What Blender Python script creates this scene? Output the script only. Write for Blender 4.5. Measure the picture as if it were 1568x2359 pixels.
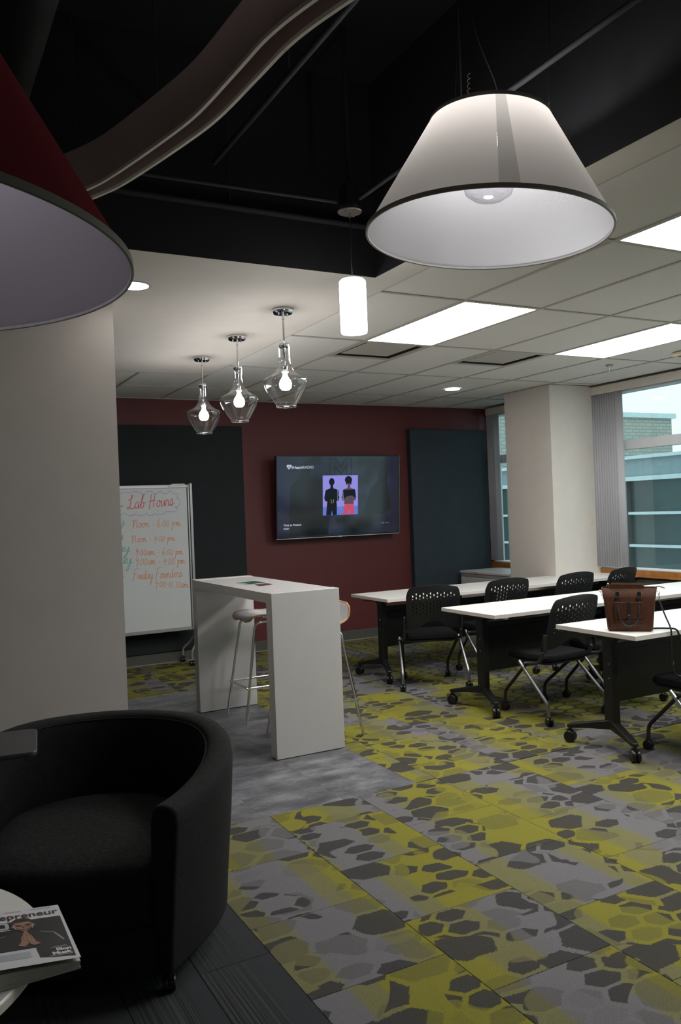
import bpy, bmesh, math, random
from mathutils import Vector, Matrix
for _o in list(bpy.data.objects): bpy.data.objects.remove(_o, do_unlink=True)
S = bpy.context.scene
COL = S.collection
PI = math.pi
random.seed(7)

# ------------------------------------------------------------------ camera
F = 1900.43
YAW, PIT, ROL = 0.491421, -0.0024705, -0.0381011
HC = 1.57
_cy, _sy = math.cos(YAW), math.sin(YAW)
_f = Vector((_sy, _cy, 0)); _r = Vector((_cy, -_sy, 0)); _u = Vector((0, 0, 1))
_f2 = _f*math.cos(PIT) + _u*math.sin(PIT); _u2 = _u*math.cos(PIT) - _f*math.sin(PIT)
_R = _r*math.cos(ROL) + _u2*math.sin(ROL); _U = _u2*math.cos(ROL) - _r*math.sin(ROL)
cam_data = bpy.data.cameras.new('camera'); cam = bpy.data.objects.new('camera', cam_data); COL.objects.link(cam)
cam_data.sensor_fit = 'VERTICAL'; cam_data.sensor_height = 23.59; cam_data.sensor_width = 15.68; cam_data.lens = F/100.0
cam_data.clip_start = 0.02; cam_data.clip_end = 200
M = Matrix((( _R.x, _U.x, -_f2.x, 0), (_R.y, _U.y, -_f2.y, 0), (_R.z, _U.z, -_f2.z, HC), (0, 0, 0, 1)))
cam.matrix_world = M
S.camera = cam

# ------------------------------------------------------------------ world, exposure, light strengths
SKY = 1.5
TROFFER = 22.0
CAN = 24.0
BULB = 140.0
CYL = 9.0
SHADE_LAMP = 10.0
S.view_settings.view_transform = 'Standard'; S.view_settings.look = 'None'
S.view_settings.gamma = 1.0; S.view_settings.use_curve_mapping = False
S.view_settings.exposure = 0.0
S.cycles.use_denoising = True
S.cycles.max_bounces = 8
S.cycles.transparent_max_bounces = 16
S.cycles.sample_clamp_indirect = 6.0
S.cycles.caustics_reflective = False; S.cycles.caustics_refractive = False
W = bpy.data.worlds.new('world'); S.world = W; W.use_nodes = True
_nt = W.node_tree; _bg = _nt.nodes['Background']
_tc = _nt.nodes.new('ShaderNodeTexCoord'); _ns = _nt.nodes.new('ShaderNodeTexNoise'); _ns.inputs['Scale'].default_value = 2.5
_cr = _nt.nodes.new('ShaderNodeValToRGB'); _cr.color_ramp.elements[0].color = (0.66, 0.88, 0.93, 1); _cr.color_ramp.elements[1].color = (0.80, 0.97, 1.0, 1)
_nt.links.new(_tc.outputs['Generated'], _ns.inputs['Vector']); _nt.links.new(_ns.outputs['Fac'], _cr.inputs['Fac']); _nt.links.new(_cr.outputs['Color'], _bg.inputs['Color'])
_bg.inputs['Strength'].default_value = SKY

# ------------------------------------------------------------------ node helpers
def new_mat(name):
    m = bpy.data.materials.new(name); m.use_nodes = True
    nt = m.node_tree; nt.nodes.clear()
    out = nt.nodes.new('ShaderNodeOutputMaterial')
    return m, nt, out
class G:
    def __init__(s, nt): s.nt = nt
    def link(s, a, b):
        if isinstance(a, bpy.types.NodeSocket): s.nt.links.new(a, b)
        else:
            try: b.default_value = a
            except Exception: b.default_value = tuple(a)
    def math(s, op, a, b=0.0, c=0.0, clamp=False):
        n = s.nt.nodes.new('ShaderNodeMath'); n.operation = op; n.use_clamp = clamp
        s.link(a, n.inputs[0]); s.link(b, n.inputs[1]); s.link(c, n.inputs[2]); return n.outputs[0]
    def vec(s, op, a, b=(0,0,0), c=None, out=0, scale=None):
        n = s.nt.nodes.new('ShaderNodeVectorMath'); n.operation = op
        s.link(a, n.inputs[0]); s.link(b, n.inputs[1])
        if c is not None: s.link(c, n.inputs[2])
        if scale is not None: s.link(scale, n.inputs['Scale'])
        return n.outputs[out]
    def comb(s, x, y, z=0.0):
        n = s.nt.nodes.new('ShaderNodeCombineXYZ'); s.link(x, n.inputs[0]); s.link(y, n.inputs[1]); s.link(z, n.inputs[2]); return n.outputs[0]
    def sep(s, v):
        n = s.nt.nodes.new('ShaderNodeSeparateXYZ'); s.link(v, n.inputs[0]); return n.outputs
    def noise(s, v, scale, detail=2.0, rough=0.5, out='Fac'):
        n = s.nt.nodes.new('ShaderNodeTexNoise'); s.link(v, n.inputs['Vector']); n.inputs['Scale'].default_value = scale
        n.inputs['Detail'].default_value = detail; n.inputs['Roughness'].default_value = rough; return n.outputs[out]
    def white(s, v):
        n = s.nt.nodes.new('ShaderNodeTexWhiteNoise'); s.link(v, n.inputs['Vector']); return n.outputs['Value']
    def ramp(s, f, stops, interp='LINEAR'):
        n = s.nt.nodes.new('ShaderNodeValToRGB'); e = n.color_ramp.elements; n.color_ramp.interpolation = interp
        while len(e) < len(stops): e.new(0.5)
        for i, (p, c) in enumerate(stops):
            e[i].position = p; e[i].color = (*c, 1) if len(c) == 3 else c
        s.link(f, n.inputs[0]); return n.outputs[0]
    def mix(s, f, a, b, mode='MIX'):
        n = s.nt.nodes.new('ShaderNodeMix'); n.data_type = 'RGBA'; n.blend_type = mode
        s.link(f, n.inputs[0])
        for v, i in ((a, 6), (b, 7)):
            if isinstance(v, tuple) and len(v) == 3: v = (*v, 1)
            s.link(v, n.inputs[i])
        return n.outputs[2]
    def smooth(s, x, lo, hi):
        n = s.nt.nodes.new('ShaderNodeMapRange'); n.interpolation_type = 'SMOOTHSTEP'
        s.link(x, n.inputs[0]); n.inputs[1].default_value = lo; n.inputs[2].default_value = hi; return n.outputs[0]
    def coord(s, which='Object'):
        n = s.nt.nodes.new('ShaderNodeTexCoord'); return n.outputs[which]
    def rnd(s):
        n = s.nt.nodes.new('ShaderNodeObjectInfo'); return n.outputs['Random']
    def bsdf(s, out, **kw):
        n = s.nt.nodes.new('ShaderNodeBsdfPrincipled')
        for k, v in kw.items():
            k = k.replace('_', ' ')
            if isinstance(v, tuple) and len(v) == 3: v = (*v, 1)
            s.link(v, n.inputs[k])
        s.nt.links.new(n.outputs[0], out.inputs['Surface']); return n
    def bump(s, h, strength, dist=0.01):
        n = s.nt.nodes.new('ShaderNodeBump'); s.link(h, n.inputs['Height']); n.inputs['Strength'].default_value = strength; n.inputs['Distance'].default_value = dist
        return n.outputs[0]
def hexmath(g, p):
    sx, sy = 1.7320508, 1.0           # points to left and right
    h = (sx/2, sy/2, 0.5); mh = (-sx/2, -sy/2, -0.5)
    a = g.vec('WRAP', p, h, mh); b = g.vec('WRAP', g.vec('SUBTRACT', p, (sx/2, sy/2, 0)), h, mh)
    la = g.vec('LENGTH', a, out=1); lb = g.vec('LENGTH', b, out=1)
    f = g.math('LESS_THAN', lb, la)
    n = g.nt.nodes.new('ShaderNodeMix'); n.data_type = 'VECTOR'; g.link(f, n.inputs[0]); g.link(a, n.inputs[4]); g.link(b, n.inputs[5]); gv = n.outputs[1]
    ab = g.sep(g.vec('ABSOLUTE', gv))
    d = g.math('MAXIMUM', ab[1], g.math('ADD', g.math('MULTIPLY', ab[0], 0.8660254), g.math('MULTIPLY', ab[1], 0.5)))
    cid = g.vec('SNAP', g.vec('SUBTRACT', p, gv), (0.05, 0.05, 0.05))
    return d, cid
def simple(name, col, rough=0.5, metal=0.0, var=0.06, scale=8.0, bump=0.0, bscale=200.0, spec=0.5, coat=0.0):
    m, nt, out = new_mat(name); g = G(nt)
    co = g.coord('Object')
    n = g.noise(co, scale, 3.0)
    c2 = tuple(min(1, c*(1+var)) for c in col); c1 = tuple(c*(1-var) for c in col)
    c = g.ramp(n, [(0.3, c1), (0.7, c2)])
    b = g.bsdf(out, Base_Color=c, Roughness=rough, Metallic=metal)
    b.inputs['Specular IOR Level'].default_value = spec
    b.inputs['Coat Weight'].default_value = coat
    if bump > 0:
        nt.links.new(g.bump(g.noise(co, bscale, 2.0), bump, 0.002), b.inputs['Normal'])
    return m
def emit(name, col, strength):
    m, nt, out = new_mat(name)
    e = nt.nodes.new('ShaderNodeEmission'); e.inputs[0].default_value = (*col, 1); e.inputs[1].default_value = strength
    nt.links.new(e.outputs[0], out.inputs['Surface']); return m
def thin_glass(name, tint, refl_face, refl_edge, rough=0.0):
    m, nt, out = new_mat(name); g = G(nt)
    t = nt.nodes.new('ShaderNodeBsdfTransparent'); t.inputs[0].default_value = (*tint, 1)
    gl = nt.nodes.new('ShaderNodeBsdfGlossy'); gl.inputs['Roughness'].default_value = rough
    lw = nt.nodes.new('ShaderNodeLayerWeight'); lw.inputs[0].default_value = 0.5
    mr = nt.nodes.new('ShaderNodeMapRange'); nt.links.new(lw.outputs['Facing'], mr.inputs[0])
    g2 = g.math('POWER', mr.outputs[0], 3.0)
    f = g.math('ADD', g.math('MULTIPLY', g2, refl_edge - refl_face), refl_face)
    mx = nt.nodes.new('ShaderNodeMixShader'); nt.links.new(f, mx.inputs[0]); nt.links.new(t.outputs[0], mx.inputs[1]); nt.links.new(gl.outputs[0], mx.inputs[2])
    nt.links.new(mx.outputs[0], out.inputs['Surface']); return m

# ------------------------------------------------------------------ mesh helpers
def box(bm, x0, y0, z0, x1, y1, z1):
    vs = [bm.verts.new(p) for p in ((x0,y0,z0),(x1,y0,z0),(x1,y1,z0),(x0,y1,z0),(x0,y0,z1),(x1,y0,z1),(x1,y1,z1),(x0,y1,z1))]
    for f in ((0,3,2,1),(4,5,6,7),(0,1,5,4),(1,2,6,5),(2,3,7,6),(3,0,4,7)): bm.faces.new([vs[i] for i in f])
def frames(pts):
    out = []; n = len(pts); prev = None
    for i in range(n):
        t = (pts[min(i+1, n-1)] - pts[max(i-1, 0)]).normalized()
        if prev is None:
            a = Vector((0,0,1)) if abs(t.z) < 0.9 else Vector((1,0,0))
            u = t.cross(a).normalized()
        else:
            u = (prev - t*prev.dot(t)).normalized()
        prev = u; out.append((u, t.cross(u)))
    return out
def tube(bm, pts, r, seg=10, cap=True, ry=None):
    pts = [Vector(p) for p in pts]; fr = frames(pts); rings = []
    for i, (p, (u, v)) in enumerate(zip(pts, fr)):
        rr = r[i] if isinstance(r, (list, tuple)) else r
        r2 = rr if ry is None else ry
        rings.append([bm.verts.new(p + u*rr*math.cos(2*PI*k/seg) + v*r2*math.sin(2*PI*k/seg)) for k in range(seg)])
    for a, b in zip(rings, rings[1:]):
        for k in range(seg): bm.faces.new((a[k], a[(k+1)%seg], b[(k+1)%seg], b[k]))
    if cap:
        bm.faces.new(rings[0][::-1]); bm.faces.new(rings[-1])
def smooth_path(pts, n=6, closed=False):
    P = [Vector(p) for p in pts]; out = []
    L = len(P)
    rng = range(L) if closed else range(L-1)
    for i in rng:
        p0 = P[(i-1) % L] if closed else P[max(i-1, 0)]; p1 = P[i]; p2 = P[(i+1) % L]; p3 = P[(i+2) % L] if closed else P[min(i+2, L-1)]
        for k in range(n):
            t = k/n
            out.append(0.5*((2*p1) + (p2-p0)*t + (2*p0-5*p1+4*p2-p3)*t*t + (-p0+3*p1-3*p2+p3)*t*t*t))
    if not closed: out.append(P[-1])
    return out
def bend_path(pts, rad=0.04, n=5):
    P = [Vector(p) for p in pts]; out = [P[0]]
    for i in range(1, len(P)-1):
        a = (P[i-1]-P[i]); b = (P[i+1]-P[i]); d = min(rad, a.length*0.45, b.length*0.45)
        s = P[i] + a.normalized()*d; e = P[i] + b.normalized()*d
        for k in range(n+1):
            t = k/n; out.append(s*(1-t)**2 + P[i]*2*t*(1-t) + e*t*t)
    out.append(P[-1]); return out
def lathe(bm, prof, seg=32, axis='z', c=(0,0,0), cap0=False, cap1=False):
    rings = []
    for r, z in prof:
        ring = []
        for k in range(seg):
            a = 2*PI*k/seg; x, y = r*math.cos(a), r*math.sin(a)
            p = {'z': (x, y, z), 'x': (z, x, y), 'y': (y, z, x)}[axis]
            ring.append(bm.verts.new((p[0]+c[0], p[1]+c[1], p[2]+c[2])))
        rings.append(ring)
    for a, b in zip(rings, rings[1:]):
        for k in range(seg): bm.faces.new((a[k], a[(k+1)%seg], b[(k+1)%seg], b[k]))
    if cap0: bm.faces.new(rings[0][::-1])
    if cap1: bm.faces.new(rings[-1])
def prism(bm, poly, a, b, axis='z'):
    def P(p, h):
        return {'z': (p[0], p[1], h), 'y': (p[0], h, p[1]), 'x': (h, p[0], p[1])}[axis]
    v0 = [bm.verts.new(P(p, a)) for p in poly]; v1 = [bm.verts.new(P(p, b)) for p in poly]; n = len(poly)
    bm.faces.new(v0[::-1]); bm.faces.new(v1)
    for i in range(n): bm.faces.new((v0[i], v0[(i+1)%n], v1[(i+1)%n], v1[i]))
def rrect(x0, y0, x1, y1, r, n=5):
    out = []
    for cx, cy, a0 in ((x1-r, y1-r, 0), (x0+r, y1-r, PI/2), (x0+r, y0+r, PI), (x1-r, y0+r, 1.5*PI)):
        for k in range(n+1):
            a = a0 + PI/2*k/n; out.append((cx + r*math.cos(a), cy + r*math.sin(a)))
    return out
def obj(name, bm, m, parent=None, smooth=False, bevel=0.0, loc=None, seg=2, solid=0.0, sub=0):
    bmesh.ops.recalc_face_normals(bm, faces=bm.faces[:])
    me = bpy.data.meshes.new(name); bm.to_mesh(me); bm.free()
    if smooth:
        for p in me.polygons: p.use_smooth = True
    o = bpy.data.objects.new(name, me); COL.objects.link(o)
    for mm in (m if isinstance(m, (list, tuple)) else [m]): me.materials.append(mm)
    if parent is not None: o.parent = parent
    if loc is not None: o.location = loc
    if solid:
        md = o.modifiers.new('solid', 'SOLIDIFY'); md.thickness = solid; md.offset = 0
    if sub:
        md = o.modifiers.new('sub', 'SUBSURF'); md.levels = sub; md.render_levels = sub
    if bevel:
        md = o.modifiers.new('bevel', 'BEVEL'); md.width = bevel; md.segments = seg; md.limit_method = 'ANGLE'; md.angle_limit = 0.7
        if seg > 1:
            for p in me.polygons: p.use_smooth = True
            w = o.modifiers.new('wn', 'WEIGHTED_NORMAL'); w.keep_sharp = True
    if smooth and not sub and not bevel:
        try:
            me.set_sharp_from_angle(angle=0.7)
        except Exception: pass
    return o
def B(): return bmesh.new()
def boxo(name, c, m, parent=None, bevel=0.0, seg=1, **k):
    bm = B(); box(bm, *c); return obj(name, bm, m, parent, bevel=bevel, seg=seg, **k)
def thing(name, label, cat, loc=(0,0,0), rotz=0.0, group=None):
    o = bpy.data.objects.new(name, None); COL.objects.link(o); o.empty_display_size = 0.1
    o.location = loc; o.rotation_euler = (0, 0, rotz); o['label'] = label; o['category'] = cat
    if group: o['group'] = group
    return o
def tag(o, label, cat, group=None):
    o['label'] = label; o['category'] = cat
    if group: o['group'] = group
    return o
def struct(o): o['kind'] = 'structure'; return o
def dup(root, loc, rotz, label, group=None):
    def cp(o, par):
        c = o.copy(); COL.objects.link(c); c.parent = par
        for ch in list(o.children): cp(ch, c)
        return c
    r = root.copy(); COL.objects.link(r); r.location = loc; r.rotation_euler = (0, 0, rotz); r['label'] = label
    if group: r['group'] = group
    for ch in list(root.children): cp(ch, r)
    return r
def text_mesh(s, height, width=None, bold=0.0):
    cu = bpy.data.curves.new('t', 'FONT'); cu.body = s; cu.size = 1.0; cu.offset = bold; cu.resolution_u = 3
    o = bpy.data.objects.new('t', cu); COL.objects.link(o)
    dg = bpy.context.evaluated_depsgraph_get(); me = bpy.data.meshes.new_from_object(o.evaluated_get(dg))
    bpy.data.objects.remove(o, do_unlink=True)
    xs = [v.co.x for v in me.vertices]; ys = [v.co.y for v in me.vertices]
    x0, x1 = min(xs), max(xs); k = height/0.729      # cap height of the built-in font
    kx = k if width is None else width/(x1-x0)
    for v in me.vertices: v.co = ((v.co.x-x0)*kx, v.co.y*k, 0)
    return me
def text(name, s, m, parent, loc, rot, height, width=None, bold=0.0):
    me = text_mesh(s, height, width, bold); me.materials.append(m)
    o = bpy.data.objects.new(name, me); COL.objects.link(o); o.parent = parent; o.location = loc; o.rotation_euler = rot
    return o

# ------------------------------------------------------------------ materials
mWhiteWall = simple('painted warm grey wall', (0.48, 0.44, 0.41), 0.75, var=0.02, bump=0.15, bscale=350)
mPillar = simple('painted pillar', (0.62, 0.575, 0.52), 0.75, var=0.02, bump=0.12, bscale=350)
mMaroon = simple('maroon wall paint', (0.095, 0.014, 0.014), 0.6, var=0.05, bump=0.1, bscale=350)
mCharcoal = simple('charcoal acoustic fabric', (0.009, 0.0125, 0.0145), 0.85, var=0.1, bump=0.3, bscale=500)
mSlateBlue = simple('blue grey acoustic fabric', (0.022, 0.034, 0.043), 0.85, var=0.1, bump=0.3, bscale=500)
mBlack = simple('matt black paint', (0.006, 0.0065, 0.009), 0.8, var=0.15)
mBlackPipe = simple('black painted pipe', (0.020, 0.021, 0.024), 0.8, var=0.15)
mBlackTex = simple('black sprayed insulation', (0.012, 0.012, 0.012), 0.95, var=0.4, scale=60, bump=1.0, bscale=60)
mBase = simple('rubber baseboard', (0.075, 0.078, 0.066), 0.5)
mDrywall = simple('drywall ceiling paint', (0.62, 0.59, 0.54), 0.85, var=0.015, bump=0.08, bscale=300)
mGrid = simple('ceiling grid enamel', (0.40, 0.385, 0.35), 0.6, var=0.02)
mGridSeam = simple('gridbar shadow edge', (0.20, 0.19, 0.175), 0.7, var=0.02)
mWhiteLam = simple('white laminate', (0.80, 0.78, 0.74), 0.32, var=0.01, scale=30)
mEdgeBand = simple('table edge band', (0.62, 0.58, 0.53), 0.4, var=0.01)
mGloss = simple('glossy white lacquer', (0.62, 0.605, 0.59), 0.22, var=0.01, spec=0.35)
mTM = simple('black powder coat', (0.006, 0.006, 0.007), 0.4)
mPlast = simple('black moulded plastic', (0.014, 0.014, 0.016), 0.42, bump=0.25, bscale=600)
mFab = simple('black seat fabric', (0.004, 0.004, 0.005), 0.95, spec=0.15, bump=0.5, bscale=700)
mSteelDark = simple('gunmetal tube', (0.30, 0.30, 0.32), 0.32, metal=0.9, var=0.03)
mSteelBlack = simple('dark painted tube', (0.035, 0.035, 0.040), 0.4, metal=0.3, var=0.03)
mChrome = simple('polished chrome', (0.75, 0.75, 0.76), 0.07, metal=1.0, var=0.01)
mNickel = simple('brushed nickel', (0.55, 0.54, 0.52), 0.28, metal=1.0, var=0.03)
mAlu = simple('anodised aluminium', (0.42, 0.42, 0.42), 0.38, metal=0.6, var=0.02)
mCaster = simple('caster wheel plastic', (0.006, 0.006, 0.007), 0.3)
mSeat = simple('white stool shell', (0.66, 0.64, 0.67), 0.3, var=0.01)
mPly = simple('plywood edge', (0.50, 0.26, 0.11), 0.5, var=0.15, scale=90)
mOak = simple('oak sill', (0.40, 0.17, 0.045), 0.4, var=0.2, scale=14)
mTaupe = simple('taupe knee wall', (0.11, 0.095, 0.08), 0.8)
mFrame = simple('window frame paint', (0.62, 0.64, 0.66), 0.4, var=0.02)
mBlind = simple('blind vane', (0.43, 0.425, 0.445), 0.6, var=0.04, scale=3)
mCabinet = simple('light grey cabinet steel', (0.52, 0.50, 0.48), 0.4, var=0.01)
mDark = simple('recess black', (0.003, 0.003, 0.003), 0.8)
mCream = simple('cream plastic', (0.62, 0.55, 0.40), 0.5)
mRibbon = simple('grey enamel fascia', (0.47, 0.365, 0.345), 0.55, var=0.04, scale=5)
mRim = simple('pale enamel rim', (0.82, 0.80, 0.73), 0.45, var=0.02)
mArmTop = simple('charcoal laminate', (0.045, 0.045, 0.045), 0.45)
mBoard = simple('whiteboard enamel', (0.62, 0.64, 0.64), 0.22, var=0.02, scale=3, coat=0.2)
mLeather = simple('brown leather', (0.062, 0.021, 0.009), 0.6, spec=0.25, var=0.22, scale=60, bump=0.5, bscale=250)
mLeatherD = simple('dark brown leather edge', (0.045, 0.018, 0.010), 0.55, var=0.2)
mStrap = simple('black leather strap', (0.012, 0.014, 0.016), 0.45)
mGold = simple('gold hardware', (0.75, 0.52, 0.22), 0.25, metal=1.0)
mPaper = simple('coated paper', (0.66, 0.66, 0.68), 0.35, var=0.01)
mPages = simple('page edges', (0.52, 0.52, 0.47), 0.7, var=0.15, scale=400)
mPrintB = simple('print black', (0.012, 0.012, 0.014), 0.3)
mPrintBrown = simple('print brown', (0.06, 0.025, 0.012), 0.3)
mPrintSkin = simple('print skin', (0.36, 0.20, 0.14), 0.3, var=0.25, scale=60)
mPrintSkinD = simple('print skin shadow', (0.15, 0.07, 0.045), 0.3, var=0.2, scale=80)
mPrintHair = simple('print hair', (0.035, 0.022, 0.018), 0.3, var=0.3, scale=90)
mPrintGrey = simple('print grey', (0.35, 0.37, 0.39), 0.3)
mPrintPale = simple('print pale grey', (0.48, 0.50, 0.52), 0.3)
mPrintWhite = simple('print white', (0.75, 0.75, 0.76), 0.3)
mPrintRed = simple('print red', (0.22, 0.03, 0.03), 0.3)
mGreenCard = simple('print green', (0.02, 0.09, 0.045), 0.35, var=0.8, scale=40)
mMaroonCard = simple('print maroon', (0.12, 0.03, 0.05), 0.35, var=0.9, scale=50)
mInkRed = simple('red marker', (0.62, 0.08, 0.09), 0.5)
mInkOr = simple('orange marker', (0.68, 0.22, 0.06), 0.5)
mInkTeal = simple('teal marker', (0.06, 0.42, 0.33), 0.5)
mInkPur = simple('purple marker', (0.28, 0.24, 0.50), 0.5)
mTroffer = emit('troffer diffuser', (1.0, 0.985, 0.965), TROFFER)
mCan = emit('downlight lens', (1.0, 0.97, 0.92), CAN)
mBulb = emit('lit bulb', (1.0, 0.97, 0.95), BULB)
mCyl = emit('lit cylinder glass', (1.0, 0.97, 0.95), CYL)
mPane = thin_glass('window glass', (0.86, 0.95, 0.95), 0.06, 0.6)
mGlassShade = thin_glass('clear pendant glass', (0.94, 0.94, 0.955), 0.12, 1.0)
mGlassDish = thin_glass('clear dish glass', (0.93, 0.93, 0.95), 0.06, 0.9)

def tile_mat():
    m, nt, out = new_mat('acoustic ceiling tile'); g = G(nt)
    co = g.coord('Object'); n = g.noise(co, 260, 2.0, 0.6); r = g.rnd()
    c = g.ramp(n, [(0.30, (0.46, 0.445, 0.41)), (0.42, (0.66, 0.65, 0.615)), (0.8, (0.72, 0.71, 0.675))])
    c = g.mix(g.math('MULTIPLY', r, 0.10), c, (0.55, 0.53, 0.49))
    b = g.bsdf(out, Base_Color=c, Roughness=0.95); nt.links.new(g.bump(n, 0.4, 0.002), b.inputs['Normal'])
    return m
mTile = tile_mat()

def carpet(kind):
    m, nt, out = new_mat('hexagon carpet ' + kind); g = G(nt)
    co = g.coord('Object'); r = g.rnd()
    off = g.comb(g.math('MULTIPLY', r, 37.3), g.math('MULTIPLY', g.math('FRACT', g.math('MULTIPLY', r, 91.7)), 53.1))
    s = g.sep(co)
    # colour bands across the tile width
    streak = g.noise(g.vec('MULTIPLY', co, (420.0, 2.0, 1.0)), 1.0, 1.0)
    wob = g.math('MULTIPLY', g.math('SUBTRACT', streak, 0.5), 0.10)
    bandpos = g.math('FRACT', g.math('ADD', g.math('ADD', g.math('DIVIDE', s[0], 0.85), g.math('MULTIPLY', r, 13.7)), 0.0))
    Y, Bl, Gr = (0.235, 0.220, 0.034), (0.19, 0.182, 0.09), (0.180, 0.172, 0.178)
    sfrac = g.math('ADD', bandpos, wob, clamp=True)
    base = g.ramp(sfrac, [(0.0, Y), (0.36, Y), (0.39, Bl), (0.56, Bl), (0.59, Gr), (0.86, Gr), (0.89, Bl), (0.985, Bl), (1.0, Y)])
    inblend = g.ramp(bandpos, [(0.0, (0,0,0)), (0.37, (0,0,0)), (0.39, (1,1,1)), (0.56, (1,1,1)), (0.59, (0,0,0)), (0.86, (0,0,0)), (0.9, (1,1,1)), (1.0, (1,1,1))])
    st = g.smooth(streak, 0.50, 0.62)
    base = g.mix(g.math('MULTIPLY', g.math('MULTIPLY', st, g.sep(inblend)[0]), 0.45), base, Y)
    q = g.vec('ADD', co, off)
    def ns(sc, k, det=1.0):
        n = g.nt.nodes.new('ShaderNodeTexNoise'); g.link(q, n.inputs['Vector']); n.inputs['Scale'].default_value = sc; n.inputs['Detail'].default_value = det
        return g.vec('SCALE', g.vec('SUBTRACT', n.outputs['Color'], (0.5, 0.5, 0.5)), scale=k)
    def cells(sc, warp, shift):
        p = g.vec('ADD', g.vec('MULTIPLY', g.vec('ADD', q, shift), sc), g.vec('ADD', ns(4.0, warp), ns(110.0, 0.09)))
        return g.vec('MULTIPLY', p, (1, 1, 0))
    DK = (0.055, 0.052, 0.049)
    if kind == 'large':
        pa = cells((4.4, 5.6, 0.0), 0.45, (0, 0, 0)); d, cid = hexmath(g, pa)
        pb = cells((6.6, 9.8, 0.0), 0.5, (0.31, 0.17, 0)); d2, cid2 = hexmath(g, pb)
        big = g.smooth(g.noise(q, 3.0, 0.0), 0.485, 0.495)
        ra = g.white(cid); rb = g.white(g.vec('ADD', cid2, (7.7, 1.1, 0)))
        la = g.math('MULTIPLY', g.math('SUBTRACT', 1.0, g.smooth(d, 0.43, 0.452)), g.sep(g.ramp(ra, [(0.0, (0.95,)*3), (0.42, (0.32,)*3), (0.70, (0,0,0))], 'CONSTANT'))[0])
        lb = g.math('MULTIPLY', g.math('SUBTRACT', 1.0, g.smooth(d2, 0.40, 0.43)), g.sep(g.ramp(rb, [(0.0, (0.95,)*3), (0.52, (0.28,)*3), (0.68, (0,0,0))], 'CONSTANT'))[0])
        dark = g.math('ADD', g.math('MULTIPLY', la, big), g.math('MULTIPLY', lb, g.math('SUBTRACT', 1.0, big)))
        # broad pale overlays with crisp ragged edges
        ov = g.smooth(g.noise(g.vec('ADD', q, (9.0, 4.0, 0)), 2.6, 1.5), 0.55, 0.565)
        col = g.mix(g.math('MULTIPLY', dark, g.math('SUBTRACT', 1.0, g.math('MULTIPLY', ov, 0.62))), base, DK)
    else:
        pa = cells((5.8, 7.8, 0.0), 0.5, (0, 0, 0)); d, cid = hexmath(g, pa)
        pb = cells((7.5, 9.8, 0.0), 0.5, (0.37, 0.11, 0)); d2, cid2 = hexmath(g, pb)
        m1 = g.smooth(g.noise(q, 4.0, 0.0), 0.40, 0.42); m2 = g.smooth(g.noise(g.vec('ADD', q, (3.0, 8.0, 0)), 5.0, 0.0), 0.52, 0.54)
        ln = g.math('MAXIMUM', g.math('MULTIPLY', g.smooth(d, 0.405, 0.425), m1), g.math('MULTIPLY', g.smooth(d2, 0.405, 0.425), m2))
        ra = g.white(cid)
        col = g.mix(g.math('MULTIPLY', g.smooth(ra, 0.6, 0.61), 0.25), base, DK)
        col = g.mix(g.math('MULTIPLY', ln, 0.9), col, (0.055, 0.058, 0.060))
    w = g.noise(g.vec('MULTIPLY', co, (1.0, 1.0, 1.0)), 430.0, 1.0, 0.7)
    wv = g.math('SINE', g.math('ADD', g.math('MULTIPLY', s[1], 950.0), g.math('MULTIPLY', g.noise(co, 300.0, 1.0), 6.0)))
    tex = g.math('ADD', g.smooth(w, 0.28, 0.62), g.math('MULTIPLY', wv, 0.22))
    col = g.mix(g.math('MULTIPLY', g.math('SUBTRACT', 0.85, tex, clamp=True), 0.85), col, g.mix(1.0, col, (0.30, 0.30, 0.31), 'MULTIPLY'))
    b = g.bsdf(out, Base_Color=col, Roughness=0.95); b.inputs['Specular IOR Level'].default_value = 0.15
    nt.links.new(g.bump(w, 0.5, 0.003), b.inputs['Normal'])
    return m
mCarpetA = carpet('large'); mCarpetB = carpet('fine')
def dark_carpet():
    m, nt, out = new_mat('striped charcoal carpet'); g = G(nt)
    co = g.coord('Object'); r = g.rnd()
    a = g.noise(g.vec('ADD', g.vec('MULTIPLY', co, (260.0, 0.8, 1.0)), g.comb(g.math('MULTIPLY', r, 99.0), 0.0)), 1.0, 2.0, 0.7)
    band = g.noise(g.vec('MULTIPLY', co, (7.0, 0.3, 1.0)), 1.0, 1.0)
    c = g.ramp(a, [(0.36, (0.020, 0.021, 0.022)), (0.5, (0.045, 0.047, 0.050)), (0.66, (0.095, 0.097, 0.102))])
    c = g.mix(g.smooth(g.math('ADD', band, g.math('MULTIPLY', r, 0.15)), 0.52, 0.60), c, (0.050, 0.052, 0.056))
    w = g.noise(co, 600.0, 1.0, 0.7)
    c = g.mix(g.math('SUBTRACT', 0.9, g.smooth(w, 0.3, 0.6), clamp=True), c, (0.012, 0.012, 0.013))
    b = g.bsdf(out, Base_Color=c, Roughness=0.95); b.inputs['Specular IOR Level'].default_value = 0.15
    nt.links.new(g.bump(w, 0.5, 0.003), b.inputs['Normal']); return m
mCarpetD = dark_carpet()
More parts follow.
